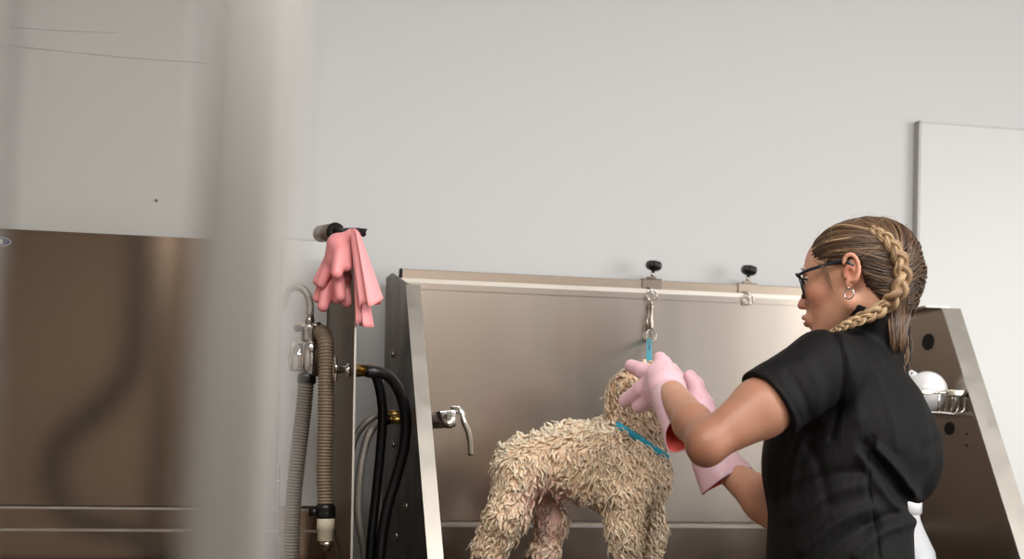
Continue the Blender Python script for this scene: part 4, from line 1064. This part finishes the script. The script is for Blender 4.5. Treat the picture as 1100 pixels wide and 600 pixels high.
# ------------------------------------------------------------------ gloves on her hands
GK = 2.70 / FPX
def g_(a, b, r1, r2, k=.006): return ('c', S(*a), S(*b), r1 * GK, r2 * GK, k)
gn = [ # palm / back of the near hand
      g_((727, 434, 2.62), (716, 415, 2.66), 17, 17, .02), g_((716, 415, 2.66), (706, 403, 2.70), 17, 13, .02), g_((718, 432, 2.66), (703, 418, 2.71), 16, 13, .015),
      g_((718, 405, 2.68), (712, 395, 2.70), 12, 10, .015),
      # thumb pointing up
      g_((716, 400, 2.69), (712, 390, 2.71), 10, 8.6, .01), g_((712, 390, 2.71), (709, 385, 2.73), 8.6, 7.8),
      # index: up and left across the head
      g_((706, 402, 2.72), (690, 398, 2.755), 9.5, 8.6, .008), g_((690, 398, 2.755), (678, 393, 2.79), 8.6, 7.6),
      # middle
      g_((704, 408, 2.72), (690, 417, 2.745), 10, 9.2, .006), g_((690, 417, 2.745), (672, 430, 2.785), 9.2, 8.0),
      # ring
      g_((708, 420, 2.71), (700, 429, 2.735), 10, 9.2, .006), g_((700, 429, 2.735), (687, 436, 2.765), 9.2, 8.0),
      # little finger curled under
      g_((716, 430, 2.71), (712, 436, 2.75), 9, 8.4, .008), g_((712, 436, 2.75), (708, 434, 2.79), 8.4, 7.4)]
gf = [ g_((762, 462, 2.765), (752, 440, 2.78), 15, 15.5, .02), g_((752, 440, 2.78), (740, 430, 2.80), 15.5, 13, .02), g_((753, 432, 2.775), (748, 414, 2.785), 11, 8.6, .012),
      g_((748, 414, 2.785), (741, 404, 2.79), 8.6, 7.4, .008),                               # thumb up
      g_((742, 424, 2.81), (730, 408, 2.85), 9, 8.3, .006), g_((730, 408, 2.85), (722, 396, 2.875), 8.3, 7.4),
      g_((738, 428, 2.83), (724, 416, 2.875), 9, 8.4, .006), g_((724, 416, 2.875), (714, 410, 2.91), 8.4, 7.4),
      g_((738, 436, 2.85), (724, 430, 2.89), 9, 8.2, .006), g_((724, 430, 2.89), (714, 424, 2.92), 8.2, 7.2),
      g_((742, 444, 2.86), (728, 442, 2.89), 8.5, 7.6, .006), g_((728, 442, 2.89), (719, 438, 2.91), 7.6, 6.6)]
def cuff(path, rx, rz, updir, n=30, sides=36, wob=.0):
    P = catmull(path, n); T = np.gradient(P, axis=0); T /= np.linalg.norm(T, axis=1, keepdims=True)
    rx = np.interp(np.linspace(0, 1, n), np.linspace(0, 1, len(rx)), rx); rz = np.interp(np.linspace(0, 1, n), np.linspace(0, 1, len(rz)), rz)
    v = []; f = []
    for i in range(n):
        u = nrm(updir - T[i] * (updir @ T[i])); w = np.cross(T[i], u)
        for k in range(sides):
            a = 2 * math.pi * k / sides; g = 1 + wob * (i / n) ** 2 * math.sin(3 * a + 1) + wob * .6 * (i / n) ** 2 * math.sin(5 * a)
            v.append(P[i] + (u * math.cos(a) * rx[i] + w * math.sin(a) * rz[i]) * g + T[i] * wob * .06 * (i / n) ** 3 * math.cos(2 * a + .6))
    for i in range(n - 1):
        for k in range(sides): k2 = (k + 1) % sides; f.append((i * sides + k, i * sides + k2, (i + 1) * sides + k2, (i + 1) * sides + k))
    return v, f
def glove(prims, name, cpath, crx, crz, up, wob):
    fn = lambda p: union(p, prims) - vnoise(p, 70, 31) * .0006
    pts = [q[1] for q in prims] + [q[2] for q in prims]; lo, hi = bounds(pts, .045); v, f = nets(fn, lo, hi, .0019)
    g = link(name, v, f, MT['glove'], woman)
    v, f = cuff(cpath, crx, crz, up, wob=wob)
    o = link('glove_cuff', v, f, MT['glove'], g, solid=.0022)
    o.data.materials.append(MT['coral']); s = o.modifiers['solid']; s.offset = -1; s.material_offset = 1; s.thickness = .0022
    return g
def k_(*a): return [x * GK for x in a]
glove(gn, 'rubber_glove', [S(712, 412, 2.69), S(719, 427, 2.625), S(728, 446, 2.565), S(735, 463, 2.525)], k_(13, 20, 24, 27), k_(13, 18, 18, 19), nrm(UP * 1.0 + RT * .12), .05)
glove(gf, 'rubber_glove', [S(749, 440, 2.775), S(758, 468, 2.76), S(768, 496, 2.745), S(779, 517, 2.735)], k_(13, 21, 26, 30), k_(11, 16, 18, 20), nrm(RT * .85 + UP * .5), .08)
# rows of short silicone bristles on the palm side of the far glove
for gi, (cx, cy) in enumerate(((722, 404),)):
    m = MB()
    for i in range(9):
        for j in range(4):
            p = S(716 + j * 3.2 + i * .9, 396 + i * 4.0, 2.80); h = DBV.find_nearest(Vector(p)); b = p
            m.tube([b, b - FW * .008 - RT * .002], [.0011, .0007], 5)
    tag(m.out('glove_bristles', MT['glove'], woman), kind='stuff')
# ================================================================== PINK GLOVES HUNG OVER THE DIVIDER
HK = 2.72 / FPX
def h_(a, b, r1, r2, k=.006): return ('c', S(*a), S(*b), r1 * HK, r2 * HK, k)
hang1 = [h_((377, 251, 2.675), (364, 262, 2.69), 5.5, 9, .012), h_((364, 262, 2.69), (362, 276, 2.70), 10, 10, .012), h_((362, 262, 2.70), (357, 280, 2.71), 10, 9, .012),
         h_((366, 266, 2.685), (362, 293, 2.675), 7.5, 6.5), h_((372, 262, 2.685), (373, 286, 2.68), 6.5, 5.5),
         h_((356, 280, 2.71), (345, 304, 2.715), 6.5, 5.5), h_((357, 272, 2.72), (341, 302, 2.73), 6, 5), h_((362, 280, 2.70), (366, 318, 2.695), 6.5, 6)]
hang2 = [h_((377, 254, 2.70), (360, 282, 2.735), 6, 9, .012), h_((360, 282, 2.735), (356, 296, 2.74), 10, 9.5, .012), h_((366, 280, 2.73), (370, 298, 2.725), 9, 8, .012),
         h_((355, 292, 2.735), (347, 329, 2.725), 6.8, 6), h_((352, 290, 2.745), (341, 320, 2.745), 6, 5.2), h_((360, 295, 2.74), (353, 321, 2.735), 6, 5.4), h_((370, 298, 2.73), (373, 325, 2.72), 6, 5.5),
         h_((365, 296, 2.74), (363, 321, 2.74), 6, 5.5)]
def drape(tops, bots, th):              # open, folded cuff: sheet from the fold on the edge down to the hem
    n, k = 18, len(tops); tops = catmull(tops, 28); bots = catmull(bots, 28); v = []; f = []
    for i in range(n):
        u = i / (n - 1)
        for j in range(28):
            p = tops[j] * (1 - u) + bots[j] * u; v.append(p + (-FW * .003 * math.sin(j * .7) + RT * .0025 * math.sin(j * .9 + 1)) * u)
    for i in range(n - 1):
        for j in range(27): f.append((i * 28 + j, i * 28 + j + 1, (i + 1) * 28 + j + 1, (i + 1) * 28 + j))
    return v, f
def hung(prims, label, tops, bots):
    fn = lambda p: union(p, prims); pts = [q[1] for q in prims] + [q[2] for q in prims]; lo, hi = bounds(pts, .03); v, f = nets(fn, lo, hi, .0019)
    root = empty('rubber_glove', S(379, 250, 2.69), label, 'glove', 'gloves hung on the divider')
    link('glove_hand', v, f, MT['glovehang'], root); v, f = drape(tops, bots, .002)
    o = link('glove_cuff', v, f, MT['glovehang'], root, solid=.0022); o.data.materials.append(MT['coral'])
    return root, o
r, o = hung(hang1, 'upper pink rubber glove draped over the divider top, its cuff reaching furthest right',
  [S(376, 248, 2.668), S(380, 245, 2.664), S(383, 247, 2.66), S(386, 250, 2.675), S(384, 249, 2.70), S(381, 248, 2.71)],
  [S(384, 330, 2.655), S(391, 326, 2.650), S(398, 330, 2.640), S(411, 320, 2.66), S(406, 327, 2.69), S(392, 326, 2.71)])
r, o = hung(hang2, 'lower pink rubber glove under the other one, its cuff hanging lowest beside the divider edge',
  [S(379, 250, 2.672), S(381, 248, 2.672), S(384, 252, 2.675), S(386, 256, 2.69), S(384, 256, 2.715), S(381, 254, 2.72)],
  [S(381, 350, 2.675), S(386, 347, 2.668), S(392, 351, 2.665), S(401, 351, 2.68), S(398, 349, 2.705), S(386, 350, 2.72)])
